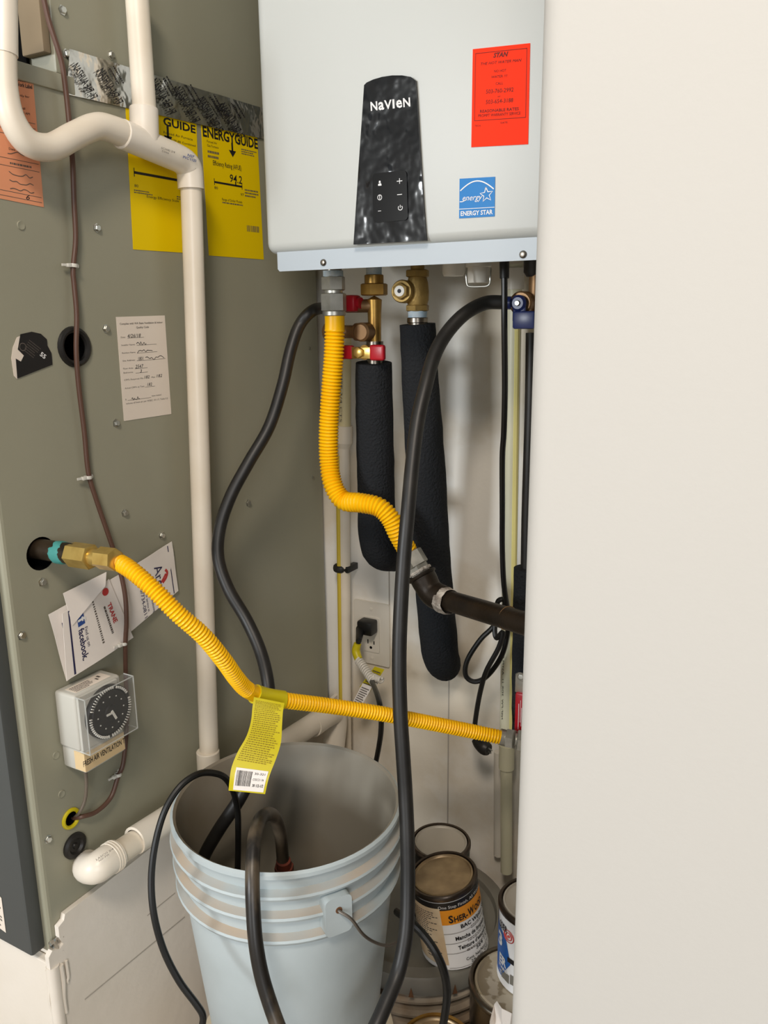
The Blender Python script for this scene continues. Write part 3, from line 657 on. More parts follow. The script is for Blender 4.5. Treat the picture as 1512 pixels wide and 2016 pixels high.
# stickers on the heater
fo_ = quad_map(*[at(x, y, Y=yp) for x, y in ((931, 97), (1044, 85), (1040, 284), (928, 290))])
so = obj('service_sticker', sheet(fo_), M['orange'], wh, smooth=False, label='bright red-orange service sticker with black print')
obj('lettering', text(fo_, [('STAN', .37, .63, .895, .045, .3, .03), ('THE HOT WATER MAN', .15, .86, .83, .028, .25), ('NO HOT', .39, .60, .745, .026), ('WATER ???', .34, .62, .69, .026), ('CALL', .42, .55, .62, .026), ('503-760-2992', .25, .73, .54, .042, .1), ('or', .46, .51, .495, .02), ('503-654-3188', .25, .73, .435, .042, .1), ('REASONABLE RATES', .15, .83, .35, .03, .0, .01), ('PROMPT WARRANTY SERVICE', .12, .86, .305, .03), ('TECH.', .06, .17, .21, .018), ('DATE', .52, .64, .225, .018)], .0008), M['ink_dk'], so, smooth=False)
obj('border_line', marks(fo_, [(.05, .27, .058, .955), (.945, .27, .953, .955), (.05, .27, .953, .275), (.05, .95, .953, .955)], .0008), M['ink_dk'], so, smooth=False)
fe = quad_map(*[at(x, y, Y=yp) for x, y in ((905, 352), (975, 348), (974, 426), (904, 430))])
se = obj('energy_sticker', sheet(fe), M['eblue'], wh, smooth=False, label='square blue sticker with white arc and star')
star = []
for k in range(11):
    a = R(96 + 36*k); rr = .2 if k % 2 == 0 else .085
    star.append((.77 + rr*.92*math.cos(a), .56 + rr*math.sin(a)*.95))
T_ = lambda pts, wd=.0011, n=1: stroke(fe, pts, wd, .0008, n)
obj('lettering', join(text(fe, [('ENERGY STAR', .05, .95, .06, .115, 0, .02)], .0008), text(fe, [('energy', .10, .66, .44, .15, .35, .0)], .0008), T_(star, .0011), T_([(.02, .42), (.1, .42), (.22, .47)], .0009, 4), T_([(.03 + .94*i/14, .62 + .30*math.sin(math.pi*(.08 + .84*i/14))) for i in range(15)], .0013), marks(fe, [(0, .225, 1, .24)], .0008)), M['ink_white'], se, smooth=False)

# under the heater: drain, filter cup, sensor cap
c = at(942, 520, Y=1.05); r = rad(48, c)
fc = root('filter_cup', c, 'small white filter cup with a wire bail hanging under the water heater', 'filter')
zb = at(942, 557, Y=1.05).z
obj('cup', lathe([(0, 0), (r*.85, 0), (r*.9, .003), (r*.92, .02), (r*1.05, .021), (r*1.05, hz+.02-zb), (0, hz+.02-zb)], (c.x, c.y, zb), (0, 0, 1), 24), M['plate'], fc)
w_ = [(919, 528, 1.026), (918, 540, 1.02), (920, 560, 1.02), (928, 564, 1.02), (945, 564, 1.02), (958, 563, 1.02), (964, 558, 1.02), (965, 545, 1.02), (966, 528, 1.026)]
obj('wire_bail', sweep(spline([(*at(x, y, Y=yy), .0014) for x, y, yy in w_], 4), 8), M['chrome'], fc)
c = at(893, 525, Y=1.1)
obj('drain_cap', join(lathe([(0, 0), (.014, .001), (.016, .006), (.016, .06), (0, .06)], (c.x, c.y, at(893, 545, Y=1.1).z), (0, 0, 1), 20)), M['plate'], wh)

# ---------------------------------------------------------------- gas hose on the left of the heater
YG = 1.04
gs = root('gas_connector', at(655, 620, Y=YG), 'thick yellow corrugated gas hose curving from the heater to the black iron pipe', 'gas hose')
cx0 = at(657, 590, Y=YG).x
zz = lambda y, Y=YG, x=657: at(x, y, Y=Y).z
ch = lambda y: (cx0, YG, zz(y))
rn = rad(45, ch(560))
obj('stub', cyl(ch(545), (cx0, YG, hz+.02), rn*.78, 20), M['tin'], gs)
obj('thread_tape', cyl(ch(546), ch(533), rn*.88, 20), M['ptfe'], gs)
obj('hex_nut', hexnut(ch(572), ch(544), rn*1.06, (.3, -1, 0)), M['steel'], gs)
obj('hex_nut', hexnut(ch(613), ch(577), rn*1.14, (.3, -1, 0)), M['steel'], gs)
obj('collar', cyl(ch(578), ch(571), rn*.8, 20), M['steel'], gs)
obj('collar', cyl(ch(622), ch(612), rn*1.02, 20, bev=.001), M['steel'], gs)
E0 = at(826, 1100, D=1.235)
G = [(658, 612, 'Y', YG), (659, 640, 'Y', YG), (657, 700, 'Y', YG), (651, 780, 'Y', YG), (647, 850, 'Y', YG), (648, 910, 'Y', YG), (656, 955, 'Y', YG-.005), (676, 985, 'Y', YG-.005), (710, 990, 'Y', YG-.005), (745, 998, 'Y', YG), (768, 1020, 'Y', YG+.005), (783, 1050, 'Y', YG+.01), (803, 1085, 'D', 1.245)]
rg = rad(40, at(650, 850, Y=YG))
obj('yellow_hose', corrugated(path(G, rg, 10), .0052, .0028, (.028, .0), 16), M['yellow'], gs)
d_ = (at(840, 1150, D=1.235) - at(800, 1080, D=1.245)).normalized()
n0 = at(806, 1088, D=1.243); n1 = at(822, 1115, D=1.24); n2 = at(834, 1136, D=1.238)
obj('hex_nut', hexnut(n0, n1, rg*1.25, (.3, -1, 0)), M['steel'], gs)
obj('hex_nut', hexnut(n1 - d_*.004, n2, rg*1.12), M['steel'], gs)
obj('pipe_dope', ring(at(828, 1124, D=1.239), d_, rg*.98, .003, 24, 8), M['dope'], gs)

# black iron gas pipe
ip = root('iron_gas_pipe', at(940, 1195, D=1.15), 'black iron gas pipe with elbow and white dope coming from the right', 'pipe')
i0, i1 = at(868, 1178, D=1.225), at(1075, 1240, D=1.03)
ri = rad(44, at(950, 1200, D=1.14)); axp = (i1-i0).normalized()
obj('pipe', cyl(i0, i1, ri, 24), M['iron'], ip)
obj('elbow', sweep(spline([(*at(828, 1128, D=1.238), ri*1.28), (*at(836, 1143, D=1.238), ri*1.32), (*at(845, 1160, D=1.235), ri*1.25), (*at(856, 1171, D=1.23), ri*1.3), (*at(872, 1179, D=1.22), ri*1.3)], 6), 20), M['iron'], ip)
obj('elbow_rim', ring(at(831, 1133, D=1.238), d_, ri*1.3, .003, 24, 8), M['iron'], ip)
def blob(c, d, r, L, seed):
    u, v, d = frame(d); V, Fc = [], []; n, m = 26, 7
    for j in range(m):
        for k in range(n):
            a = 2*math.pi*k/n; q = noise.noise(Vector((math.cos(a)*2.5, math.sin(a)*2.5, j*.7 + seed)))
            rr = r*(1 + .10*math.sin(math.pi*j/(m-1)) + .10*q) if 0 < j < m-1 else r*.98
            V.append(Vector(c) + d*(L*(j/(m-1)-.5) + .006*noise.noise(Vector((math.cos(a)*2, math.sin(a)*2, seed+9)))) + (u*math.cos(a) + v*math.sin(a))*rr)
    for j in range(m-1):
        for k in range(n): Fc.append((j*n+k, j*n+(k+1) % n, (j+1)*n+(k+1) % n, (j+1)*n+k))
    return V, Fc
obj('pipe_dope', blob(at(876, 1182, D=1.215), axp, ri*1.18, .026, 3.), M['dope'], ip, sharp=80)
obj('weld_mark', ring(at(1000, 1217, D=1.095), axp, ri*1.0, .0012, 24, 6), M['copper'], ip)

# ---------------------------------------------------------------- hot side valve
YV = 1.10
hv = root('hot_water_valve', at(738, 640, Y=YV), 'brass hot-water service valve with red lever below the heater', 'valve')
hx = at(737, 600, Y=YV).x
H = lambda y: (hx, YV, at(737, y, Y=YV).z)
r0 = rad(36, H(560))
obj('thread_tape', cyl(H(542), (hx, YV, hz+.02), r0*.86, 20), M['ptfe'], hv)
obj('nut', cyl(H(560), H(541), r0*1.05, 24, bev=.001), M['brass'], hv)
obj('union_hex', hexnut(H(582), H(558), r0*1.5, (.2, -1, 0)), M['brass'], hv)
obj('body', lathe([(r0*.70, 0), (r0*.74, .05), (r0*.84, H(582)[2]-H(686)[2]-.006), (0, H(582)[2]-H(686)[2])], H(686), (0, 0, 1), 24), M['brass'], hv)
obj('ferrule', join(cyl(H(718), H(706), r0*.86, 20, bev=.0008), cyl(H(680), H(672), r0*.95, 20)), M['tin'], hv)
a = Vector(H(602)); L_ = Vector((-1, -.35, 0)).normalized()
obj('side_port', cyl(a, a + L_*.045, r0*.72, 20, bev=.002), M['copper'], hv)
b = at(691, 597, Y=YV-.015); obj('drain_handle', join(box(b + Vector((-.017, -.012, -.013)), b + Vector((.013, .012, .012)), .005, 2), cyl(b + Vector((-.02, 0, 0)), b + Vector((.018, 0, 0)), .0085, 16)), M['red'], hv, label='short red drain handle')
c = at(709, 654, Y=YV-.03); obj('relief_port', join(cyl(c, c + Vector((.0, .04, 0)), rad(37, c), 24, bev=.003), cyl(c + Vector((.002, .022, 0)), (hx, YV, c.z), .009, 16)), M['copper'], hv)
e = at(655, 653, Y=YV-.012); obj('relief_body', join(cyl(c + Vector((-.006, .02, 0)), e, rad(26, c), 20, bev=.002), cyl(e + Vector((.012, -.002, 0)), e + Vector((-.012, .004, 0)), rad(38, e), 24, bev=.003), cyl(c + Vector((-.012, .018, 0)), c + Vector((-.018, .018, 0)), rad(35, c), 20)), M['copper'], hv)
obj('gasket', ring(c + Vector((-.0085, .018, 0)), (1, -.1, 0), rad(27, c), .0022, 20, 6), M['plate'], hv)
# lever: a brass strap with red grips on both sides
la, lb = at(676, 694, Y=YV-.03), at(757, 694, Y=YV-.03)
lz = (la.z+lb.z)/2; hh = rad(30, la)
obj('lever_grip', box((at(729, 694, Y=YV-.03).x, YV-.034, lz-hh), (lb.x, YV-.024, lz+hh), .0035, 3), M['red'], hv, label='red vinyl grip, right end')
obj('lever_grip', box((la.x-.012, YV-.032, lz-hh*.9), (at(694, 694, Y=YV-.03).x, YV-.022, lz+hh*.9), .003, 2), M['red'], hv, label='red vinyl grip, left end')
obj('lever_strap', box((at(690, 694, Y=YV-.03).x, YV-.031, lz-hh*.8), (at(733, 694, Y=YV-.03).x, YV-.026, lz+hh*.7), .001), M['brass_y'], hv)
c = at(708, 694, Y=YV-.031); obj('lever_nut', hexnut(c, c + Vector((0, -.006, 0)), .008), M['brass_y'], hv)
obj('ball_body', cyl((c.x+.006, YV-.027, lz), (hx, YV+.004, lz), r0*.8, 20), M['brass'], hv)

# cold side check valve
cvv = root('cold_water_valve', at(822, 580, Y=YV), 'cast bronze inline valve with round hex plug facing the camera', 'valve')
vx = at(822, 580, Y=YV).x; K = lambda y: (vx, YV, at(822, y, Y=YV).z); r0 = rad(44, K(575))
obj('stem', cyl(K(535), (vx, YV, hz+.02), r0*.62, 20), M['bronze'], cvv)
obj('hex_end', hexnut(K(546), K(531), r0*1.08, (.3, -1, 0)), M['bronze'], cvv)
obj('hex_end', hexnut(K(613), K(600), r0*1.08, (.3, -1, 0)), M['bronze'], cvv)
obj('body', lathe([(0, 0), (r0*.85, 0), (r0*1.0, .008), (r0*1.02, .02), (r0*.95, .032), (r0*.8, K(545)[2]-K(602)[2]), (0, K(545)[2]-K(602)[2])], K(602), (0, 0, 1), 24), M['bronze'], cvv)
pd = Vector((.12, -1, .02)).normalized(); pc = Vector((vx, YV, at(806, 575, Y=YV).z)) + Vector((-.016, 0, 0))
rpl = rad(44, pc)
obj('plug', lathe([(rpl*.9, 0), (rpl, .012), (rpl, .024), (rpl*.9, .027), (0, .027)], pc, pd, 28), M['bronze'], cvv)
obj('plug_hex', hexnut(pc + pd*.026, pc + pd*.034, rpl*.72), M['bronze'], cvv)
obj('white_disc', lathe([(rpl*.46, 0), (rpl*.46, .0008), (0, .0008)], pc + pd*.034, pd, 24), M['plate'], cvv)
obj('disc_mark', lathe([(rpl*.18, 0), (rpl*.18, .0004), (0, .0004)], pc + pd*.0348, pd, 16), M['ink'], cvv)
obj('thread_tape', cyl(K(626), K(612), r0*.86, 22), M['ptfe'], cvv)
obj('ring_nut', cyl(K(636), K(625), r0*.95, 24, bev=.001), M['tin'], cvv)
obj('tail_pipe', cyl(K(665), K(634), r0*.84, 20), M['tin'], cvv)

# ---------------------------------------------------------------- foam covered pipes
def sleeve(P, seed):
    Q = resample(P, .012); V, Fc = sweep(Q, 22, cap=False); n = len(Q)
    V = [v + (v - Vector(Q[i//22][:3])).normalized()*.0012*noise.noise(v*40 + Vector((seed, 0, 0))) for i, v in enumerate(V)]
    # hollow top end and closed lower end
    for j, (idx, sgn) in enumerate(((0, 1), (n-1, -1))):
        c = Vector(Q[idx][:3]); k = len(V); inner = [c + (V[idx*22+i]-c)*.62 for i in range(22)]; V += inner
        for i in range(22):
            q = (idx*22+i, k+i, k+(i+1) % 22, idx*22+(i+1) % 22); Fc.append(q if j == 0 else q[::-1])
        Fc.append(tuple(range(k, k+22)) if j else tuple(range(k+21, k-1, -1)))
    return V, Fc
hp = root('foam_sleeved_pipe', at(740, 900, Y=1.12), 'charcoal foam covered hot-water pipe below the red lever', 'insulated pipe', 'foam covered pipes')
pts = [(736, 714, 'Y', YV, 72), (737, 800, 'Y', YV+.006, 74), (739, 900, 'Y', YV+.014, 74), (741, 1000, 'Y', YV+.024, 74), (744, 1050, 'Y', YV+.034, 76), (750, 1082, 'Y', YV+.05, 74), (764, 1092, 'Y', YV+.085, 66), (772, 1094, 'Y', YV+.11, 62)]
obj('foam_sleeve', sleeve(path(pts, None, 6), 1), M['foam'], hp)
obj('pipe_core', cyl(H(725), H(700), .010, 16), M['tin'], hp)
c_p = root('foam_sleeved_pipe', at(845, 950, Y=1.15), 'long charcoal foam covered cold-water pipe below the bronze valve, slanting down behind the gas elbow', 'insulated pipe', 'foam covered pipes')
pts = [(822, 638, 'Y', YV, 70), (827, 740, 'Y', YV+.005, 72), (834, 850, 'Y', YV+.012, 76), (840, 950, 'Y', YV+.022, 78), (846, 1050, 'Y', YV+.035, 76), (853, 1140, 'Y', YV+.05, 74), (861, 1230, 'Y', YV+.065, 74), (867, 1290, 'Y', YV+.08, 72), (876, 1310, 'Y', YV+.112, 64)]
obj('foam_sleeve', sleeve(path(pts, None, 6), 5), M['foam'], c_p)

# ---------------------------------------------------------------- thin plastic pipes on the back wall
lp = root('relief_pipe', at(680, 1100, Y=1.215), 'slim cream plastic pipe left of the foam sleeves, strapped to the wall', 'pipe')
YL = 1.222
rr = rad(25, at(680, 800, Y=YL))
def seg2(p, q, r, seg=18): a, b = at(*p, Y=YL), at(*q, Y=YL); return sweep([(*a, r), (*b, r)], seg)
obj('upper_pipe', seg2((679, 640), (678, 850), rr), M['cpvc'], lp)
obj('coupling', join(seg2((679, 838), (678, 872), rr*1.28), sweep([(*at(678, 870, Y=YL), rr*1.28), (*at(677, 886, Y=YL), rr*.8)], 18)), M['pvc'], lp)
obj('lower_pipe', seg2((677, 870), (682, 1500), rr*.92), M['pvc'], lp)
a, b = at(670, 896, Y=YL), at(677, 1460, Y=YL)
obj('yellow_reflection', sweep([(a.x, YL-rr*.62, a.z, rr*.46), (b.x, YL-rr*.62, b.z, rr*.46)], 8), M['yreflect'], lp)  # reflection on the pipe, built as a thin yellow rod
c = at(672, 1118, Y=YL); r = rr*1.25
obj('pipe_clamp', join(ring(c, (0, 0, 1), rr*1.12, .003, 22, 8, 2.2), box((c.x+.010, YL-.008, c.z-.006), (c.x+.020, YW-.001, c.z+.006), .001), cyl((c.x+.015, YL-.008, c.z), (c.x+.015, YL-.0105, c.z), .003, 10)), M['rubber'], lp, label='black plastic pipe clamp')
ft_ = quad_map(*[Vector((at(x, y, Y=YL).x, YL-rr*1.02, at(x, y, Y=YL).z)) for x, y in ((683, 735), (681, 830), (674, 830), (676, 735))])
obj('lettering', text(ft_, [('NSF 3/4 CTS', 0, 1, .2, .6)], .0002), M['ink_soft'], lp, smooth=False)

YR = 1.2
rp_ = root('cream_drain_pipe', at(1000, 1300, Y=YR), 'pale cream plastic drain pipe hanging at the right, open at its bottom end', 'pipe')
rR = rad(29, at(1000, 1100, Y=YR))
def segR(p, q, r, seg=18): a, b = at(*p, Y=YR), at(*q, Y=YR); return sweep([(*a, r), (*b, r)], seg)
obj('upper_pipe', segR((1013, 520), (997, 1480), rR), M['cream'], rp_)
obj('collar', segR((1013, 528), (1012, 570), rR*1.25), M['plate'], rp_)
obj('coupling', segR((998, 1466), (997, 1512), rR*1.12), M['cream'], rp_)
a, b = at(997, 1500, Y=YR), at(997, 1716, Y=YR); L_ = (a-b).length
obj('tail_pipe', lathe([(rR*.72, .02), (rR*.72, 0), (rR*.86, 0), (rR*.86, L_), (0, L_)], b, a-b, 18), M['cream'], rp_)
a, b = at(1012, 610, Y=YR), at(1003, 1440, Y=YR)
obj('yellow_reflection', sweep([(a.x+rR*.55, YR-rR*.5, a.z, rR*.42), (b.x+rR*.55, YR-rR*.5, b.z, rR*.42)], 8), M['yreflect_pale'], rp_)  # same here: a pale rod in place of the reflection
ft_ = quad_map(*[Vector((at(x, y, Y=YR).x, YR-rR*1.02, at(x, y, Y=YR).z)) for x, y in ((996, 1410), (999, 1260), (994, 1260), (991, 1410))])
obj('lettering', text(ft_, [('NSF-PW  SDR 11  ASTM D2846', 0, 1, .2, .6)], .0002), M['ink'], rp_, smooth=False)
a, b = at(982, 1480, Y=1.235), at(981, 1683, Y=1.235)
tag(obj('grey_tail_pipe', cyl(b, a, .0085, 16), M['plate']), 'short grey pipe end close to the wall behind the cream drain pipe', 'pipe')

# ---------------------------------------------------------------- blue drain valve and right foam pipe
bvl = root('drain_valve', at(1025, 598, Y=1.05), 'navy blue drain valve with a square lever at the right under the heater', 'valve')
c = at(1026, 597, Y=1.05)
obj('body', join(cyl(c + Vector((.0, .03, 0)), c + Vector((0, -.004, 0)), .0155, 22, bev=.002), cyl(c + Vector((.012, .02, -.012)), c + Vector((.012, .02, hz+.01-c.z)), .009, 18)), M['copper'], bvl)
obj('lever_hub', cyl(c + Vector((0, -.004, 0)), c + Vector((0, -.014, 0)), .0105, 20, bev=.003), M['blue'], bvl)
obj('handle_screw', cyl(c + Vector((0, -.0138, 0)), c + Vector((0, -.0165, 0)), .0038, 12, bev=.001), M['chrome'], bvl)
lv = at(1029, 630, Y=1.042); obj('lever', join(box(lv + Vector((-.0125, -.006, -.0115)), lv + Vector((.018, .006, .0115)), .003, 2), box(c + Vector((-.008, -.011, -.024)), c + Vector((.01, -.005, .004)), .002)), M['blue'], bvl)
a = at(985, 596, Y=1.05); obj('hose_tail', cyl(a, c + Vector((0, .004, 0)), .0085, 16), M['blue'], bvl)
rf = root('foam_sleeved_pipe', at(1035, 1150, Y=1.08), 'charcoal foam covered pipe at the far right, mostly behind the front wall', 'insulated pipe', 'foam covered pipes')
pts = [(1046, 655, 'Y', 1.09, 22), (1044, 800, 'Y', 1.09, 22), (1038, 1000, 'Y', 1.09, 22), (1037, 1118, 'Y', 1.09, 24)]
obj('pipe_core', tube(pts, None, 14), M['rubber'], rf)
pts = [(1040, 1118, 'Y', 1.09, 56), (1038, 1230, 'Y', 1.09, 56), (1035, 1330, 'Y', 1.09, 54), (1033, 1440, 'Y', 1.09, 50)]
obj('foam_sleeve', sleeve(path(pts, None, 5), 9), M['foam'], rf)
rv = root('gas_shutoff', at(1026, 1400, Y=1.03), 'red handled gas shutoff at the right end of the lower yellow hose', 'valve')
a = at(1027, 1338, Y=1.03); b = at(1024, 1440, Y=1.03)
obj('lever_strap', join(box((a.x-.008, 1.025, at(1026, 1362, Y=1.03).z), (a.x+.008, 1.029, at(1027, 1326, Y=1.03).z), .001), ring((a.x, 1.0245, at(1028, 1330, Y=1.03).z), (0, 1, 0), .0055, .0018, 16, 6)), M['steel'], rv)
g1 = at(1018, 1358, Y=1.03); g2 = at(1016, 1442, Y=1.03)
obj('lever_grip', box((g2.x, 1.02, g2.z), (g1.x+.018, 1.03, g1.z), .003, 2), M['red'], rv)
fr_ = quad_map((g2.x+.002, 1.0195, g1.z-.004), (g1.x+.016, 1.0195, g1.z-.004), (g1.x+.016, 1.0195, g2.z+.006), (g2.x+.002, 1.0195, g2.z+.006))
obj('fine_print', marks(fr_, [(.3, .1, .36, .8), (.5, .3, .54, .9), (.62, .2, .66, .7)], 0), M['ink_white'], rv, smooth=False)
b = at(1026, 1453, Y=1.045); obj('body', join(cyl(b + Vector((-.006, 0, 0)), b + Vector((.05, 0, -.008)), .011, 18), cyl(b + Vector((.02, .0, .0)), b + Vector((.02, -.018, .02)), .008, 14)), M['tin'], rv)
c = at(1050, 545, Y=1.07); tag(obj('black_plug', join(lathe([(0, 0), (.009, 0), (.013, .006), (.013, hz+.015-c.z)], c, (0, 0, 1), 16)), M['rubber']), 'black rubber plug under the heater at the edge of the front wall', 'plug')

# ---------------------------------------------------------------- lower yellow gas hose
gl = root('gas_connector', at(500, 1370, D=.95), 'long yellow corrugated gas hose from the furnace hole to the right-hand shutoff', 'gas hose')
yg = hole_gas.y; 
def gx(x, y): return at(x, y, Y=yg)
p_in = Vector((XF-.04, yg, gx(85, 1084).z)); 
p1, p2, p3, p4, p5 = gx(140, 1091), gx(182, 1097), gx(196, 1098), gx(208, 1099), gx(228, 1102)
rN = rad(42, p1)
obj('nipple', cyl(p_in, gx(146, 1091), rN, 22), M['iron_raw'], gl, label='dark steel nipple')
obj('sealant', blob(gx(120, 1088), p3-p1, rN*1.0, .018, 6.), M['teal'], gl, sharp=80)
obj('hex_nut', hexnut(p1, p2, rad(50, p1), (0, .5, 1)), M['brass_y'], gl)
obj('collar', cyl(p2, p4, rad(34, p2), 20), M['brass_y'], gl)
obj('hex_nut', hexnut(p3, p5, rad(45, p3), (0, .2, 1)), M['brass_y'], gl)
L = [(222, 1101, .93), (255, 1120, .915), (300, 1158, .91), (350, 1208, .915), (400, 1252, .93), (440, 1300, .95), (465, 1335, .975), (487, 1358, 1.0), (520, 1372, 1.02), (570, 1380, 1.04), (650, 1390, 1.07), (750, 1405, 1.10), (850, 1424, 1.13), (930, 1440, 1.15), (988, 1452, 1.155)]
lw = [37, 37, 37, 36, 35, 33, 32, 30, 28, 27, 25, 24, 23, 22, 22]
P_ = spline([(*at(x, y, D=d), .0105) for (x, y, d) in L], 10)
obj('yellow_hose', corrugated(P_, .0042, .0020, (.004, .004), 14, flat=((.40, .475),)), M['yellow'], gl)
q0, q1 = at(984, 1450, D=1.155), at(1003, 1455, D=1.155)
obj('hex_nut', join(cyl(q0, q1, .0115, 18), hexnut(at(998, 1453, D=1.155), at(1014, 1456, D=1.15), .0145)), M['steel'], gl)
obj('hex_nut', join(hexnut(at(1018, 1457, D=1.15), at(1032, 1459, D=1.148), .016), cyl(at(1012, 1456, D=1.15), at(1020, 1457, D=1.15), .009, 14)), M['steel'], gl)

# yellow tag wrapped round that hose
tg = root('hose_tag', at(505, 1460, D=1.0), 'yellow warning tag wrapped round the gas hose and hanging over the bucket', 'tag')
Lp = [(500, 1372, .990), (497, 1392, .990), (494, 1420, .984), (485, 1450, .975), (468, 1480, .968), (456, 1510, .962), (452, 1535, .960), (450, 1556, .962)]
Rp = [(560, 1384, 1.003), (557, 1400, .998), (555, 1430, .992), (553, 1462, .985), (543, 1495, .975), (533, 1520, .968), (527, 1540, .965), (522, 1563, .966)]
Ls, Rs = spline([(*at(x, y, D=d),) for x, y, d in Lp], 4), spline([(*at(x, y, D=d),) for x, y, d in Rp], 4)
def ftag(u, v, off=0.):
    s = (1-v)*(len(Ls)-1); i = min(int(s), len(Ls)-2); t = s-i
    l = Vector(Ls[i])*(1-t) + Vector(Ls[i+1])*t; r = Vector(Rs[i])*(1-t) + Vector(Rs[i+1])*t
    dn_ = (Vector(Ls[i]) - Vector(Ls[i+1])); n = (r-l).cross(dn_).normalized()
    return l*(1-u) + r*u + n*off
obj('strip', sheet(ftag, .0005, 4, 24), M['tagy'], tg, sharp=60)
i0_, i1_ = int(len(P_)*.535), int(len(P_)*.615)
wr = [(q[0], q[1], q[2], .0122) for q in P_ if True]
wr = [q for q in wr if 500 < (IW/2 + F*(Vector(q[:3])-CAM).dot(RT)/dep(q[:3])) < 563]
obj('wrap_band', sweep(wr, 16), M['tagy'], tg)
obj('fine_print', marks(ftag, fine(.07, .93, .36, .97, 32, .45, 1., seed=41, wmin=.02, wmax=.09), .0008), M['ink_y'], tg, smooth=False)
lb = lambda u, v, off=0.: ftag(.12 + .82*u, .02 + .27*v, off)
o = obj('price_label', sheet(lambda u, v, off=0.: lb(u, v, .0007 + off), .0003, 3, 4), M['paper'], tg, smooth=False, label='white bar code label')
rnd = random.Random(8); bars = []; x = .05
while x < .52:
    wd = rnd.uniform(.008, .025); bars.append((x, .22, x+wd, .9)); x += wd + rnd.uniform(.008, .02)
obj('bar_code', marks(lb, bars, .0013, 3), M['ink'], o, smooth=False)
obj('lettering', text(lb, [('30-321', .6, .93, .78, .1), ('CSSC21-36', .58, .93, .5, .1), ('30 1/2-1/2', .6, .95, .22, .12, 0, .02)], .0013), M['ink'], o, smooth=False)

# ---------------------------------------------------------------- outlet, plug and cords
op = at(734, 1245, Y=YW); ow, oh = .0395, .062
ou = root('wall_outlet', op, 'white duplex outlet plate on the back wall below the foam pipe', 'outlet')
pl_ = [(op.x + x, YW-.0002, op.z + y) for x, y in rrect(ow*2*.97, oh*2, .004, 3)]
obj('cover_plate', slab(pl_, (0, -1, 0), .005), M['plate'], ou, sharp=30)
pl_ = [(op.x + x, YW-.0052, op.z - .002 + y) for x, y in rrect(.036, .070, .003, 3)]
ins = obj('receptacle', slab(pl_, (0, -1, 0), .002), M['plate'], ou, sharp=30)
for s in (.018, -.020):
    z = op.z + s
    obj('slot', join(box((op.x-.0078, YW-.0076, z-.001), (op.x-.0058, YW-.0070, z+.0075)), box((op.x+.0055, YW-.0076, z-.001), (op.x+.0075, YW-.0070, z+.006)), cyl((op.x-.0005, YW-.0070, z-.008), (op.x-.0005, YW-.0076, z-.008), .0028, 10)), M['void'], ins, smooth=False)
for s in (.048, -.050):
    obj('screw', lathe([(.0032, 0), (.003, .001), (0, .0016)], (op.x, YW-.0052, op.z+s), (0, -1, 0), 12), M['plate'], ou)
pg = root('pump_plug', at(722, 1232, Y=1.21), 'black plug in the outlet with yellow tape and a bundled cord going down', 'plug')
pa = Vector((op.x, YW-.0075, op.z+.018))
obj('plug_head', join(box(pa + Vector((-.016, -.026, -.013)), pa + Vector((.016, 0, .014)), .004, 2), cyl(pa + Vector((-.012, -.018, -.004)), at(706, 1262, Y=1.19), .0085, 14, .0055)), M['cord'], pg)
C = [(708, 1258, 'Y', 1.19), (702, 1278, 'Y', 1.185), (704, 1298, 'Y', 1.18), (716, 1318, 'Y', 1.17), (731, 1340, 'Y', 1.155), (744, 1372, 'Y', 1.04), (750, 1405, 'Y', 1.0), (750, 1440, 'Y', 1.01), (745, 1475, 'Y', 1.03), (738, 1510, 'Y', 1.05), (728, 1560, 'Y', 1.06)]
obj('cord', tube(C, .0043, 10), M['cord'], pg)
obj('yellow_tape', tube([(704, 1267, 'Y', 1.186, 15), (701, 1282, 'Y', 1.184, 17), (706, 1298, 'Y', 1.179, 16)], None, 12), M['tagy'], pg, label='yellow tape on the cord')
def coil(a, b, r, turns, rt):
    u, v, d = frame(b-a); Ln = (b-a).length; n = turns*12
    return sweep([(*(a + d*Ln*i/n + (u*math.cos(2*math.pi*i/12) + v*math.sin(2*math.pi*i/12))*r), rt) for i in range(n+1)], 6)
obj('white_wrap', join(coil(at(706, 1300, Y=1.177), at(738, 1345, Y=1.15), .0065, 12, .0022), coil(at(730, 1330, Y=1.160), at(752, 1340, Y=1.15), .0045, 6, .0022)), M['plate'], pg, label='white coiled string round the cord')
for q_, m_, nm in ((((738, 1312), (757, 1318), (728, 1362), (708, 1352)), 'tagy', 'yellow flag tag'), (((714, 1345), (733, 1352), (710, 1393), (694, 1384)), 'paper', 'white printed flag tag')):
    ff_ = quad_map(*[at(x, y, Y=1.165 + (.006 if m_ == 'tagy' else -.004)) for x, y in q_]); o = obj('flag_tag', sheet(ff_, .0004), M[m_], pg, smooth=False, label=nm)
    obj('fine_print', marks(ff_, fine(.1, .9, .1, .9, 8, .5, 1., seed=len(nm)), .0008), M['ink_soft'], o, smooth=False)

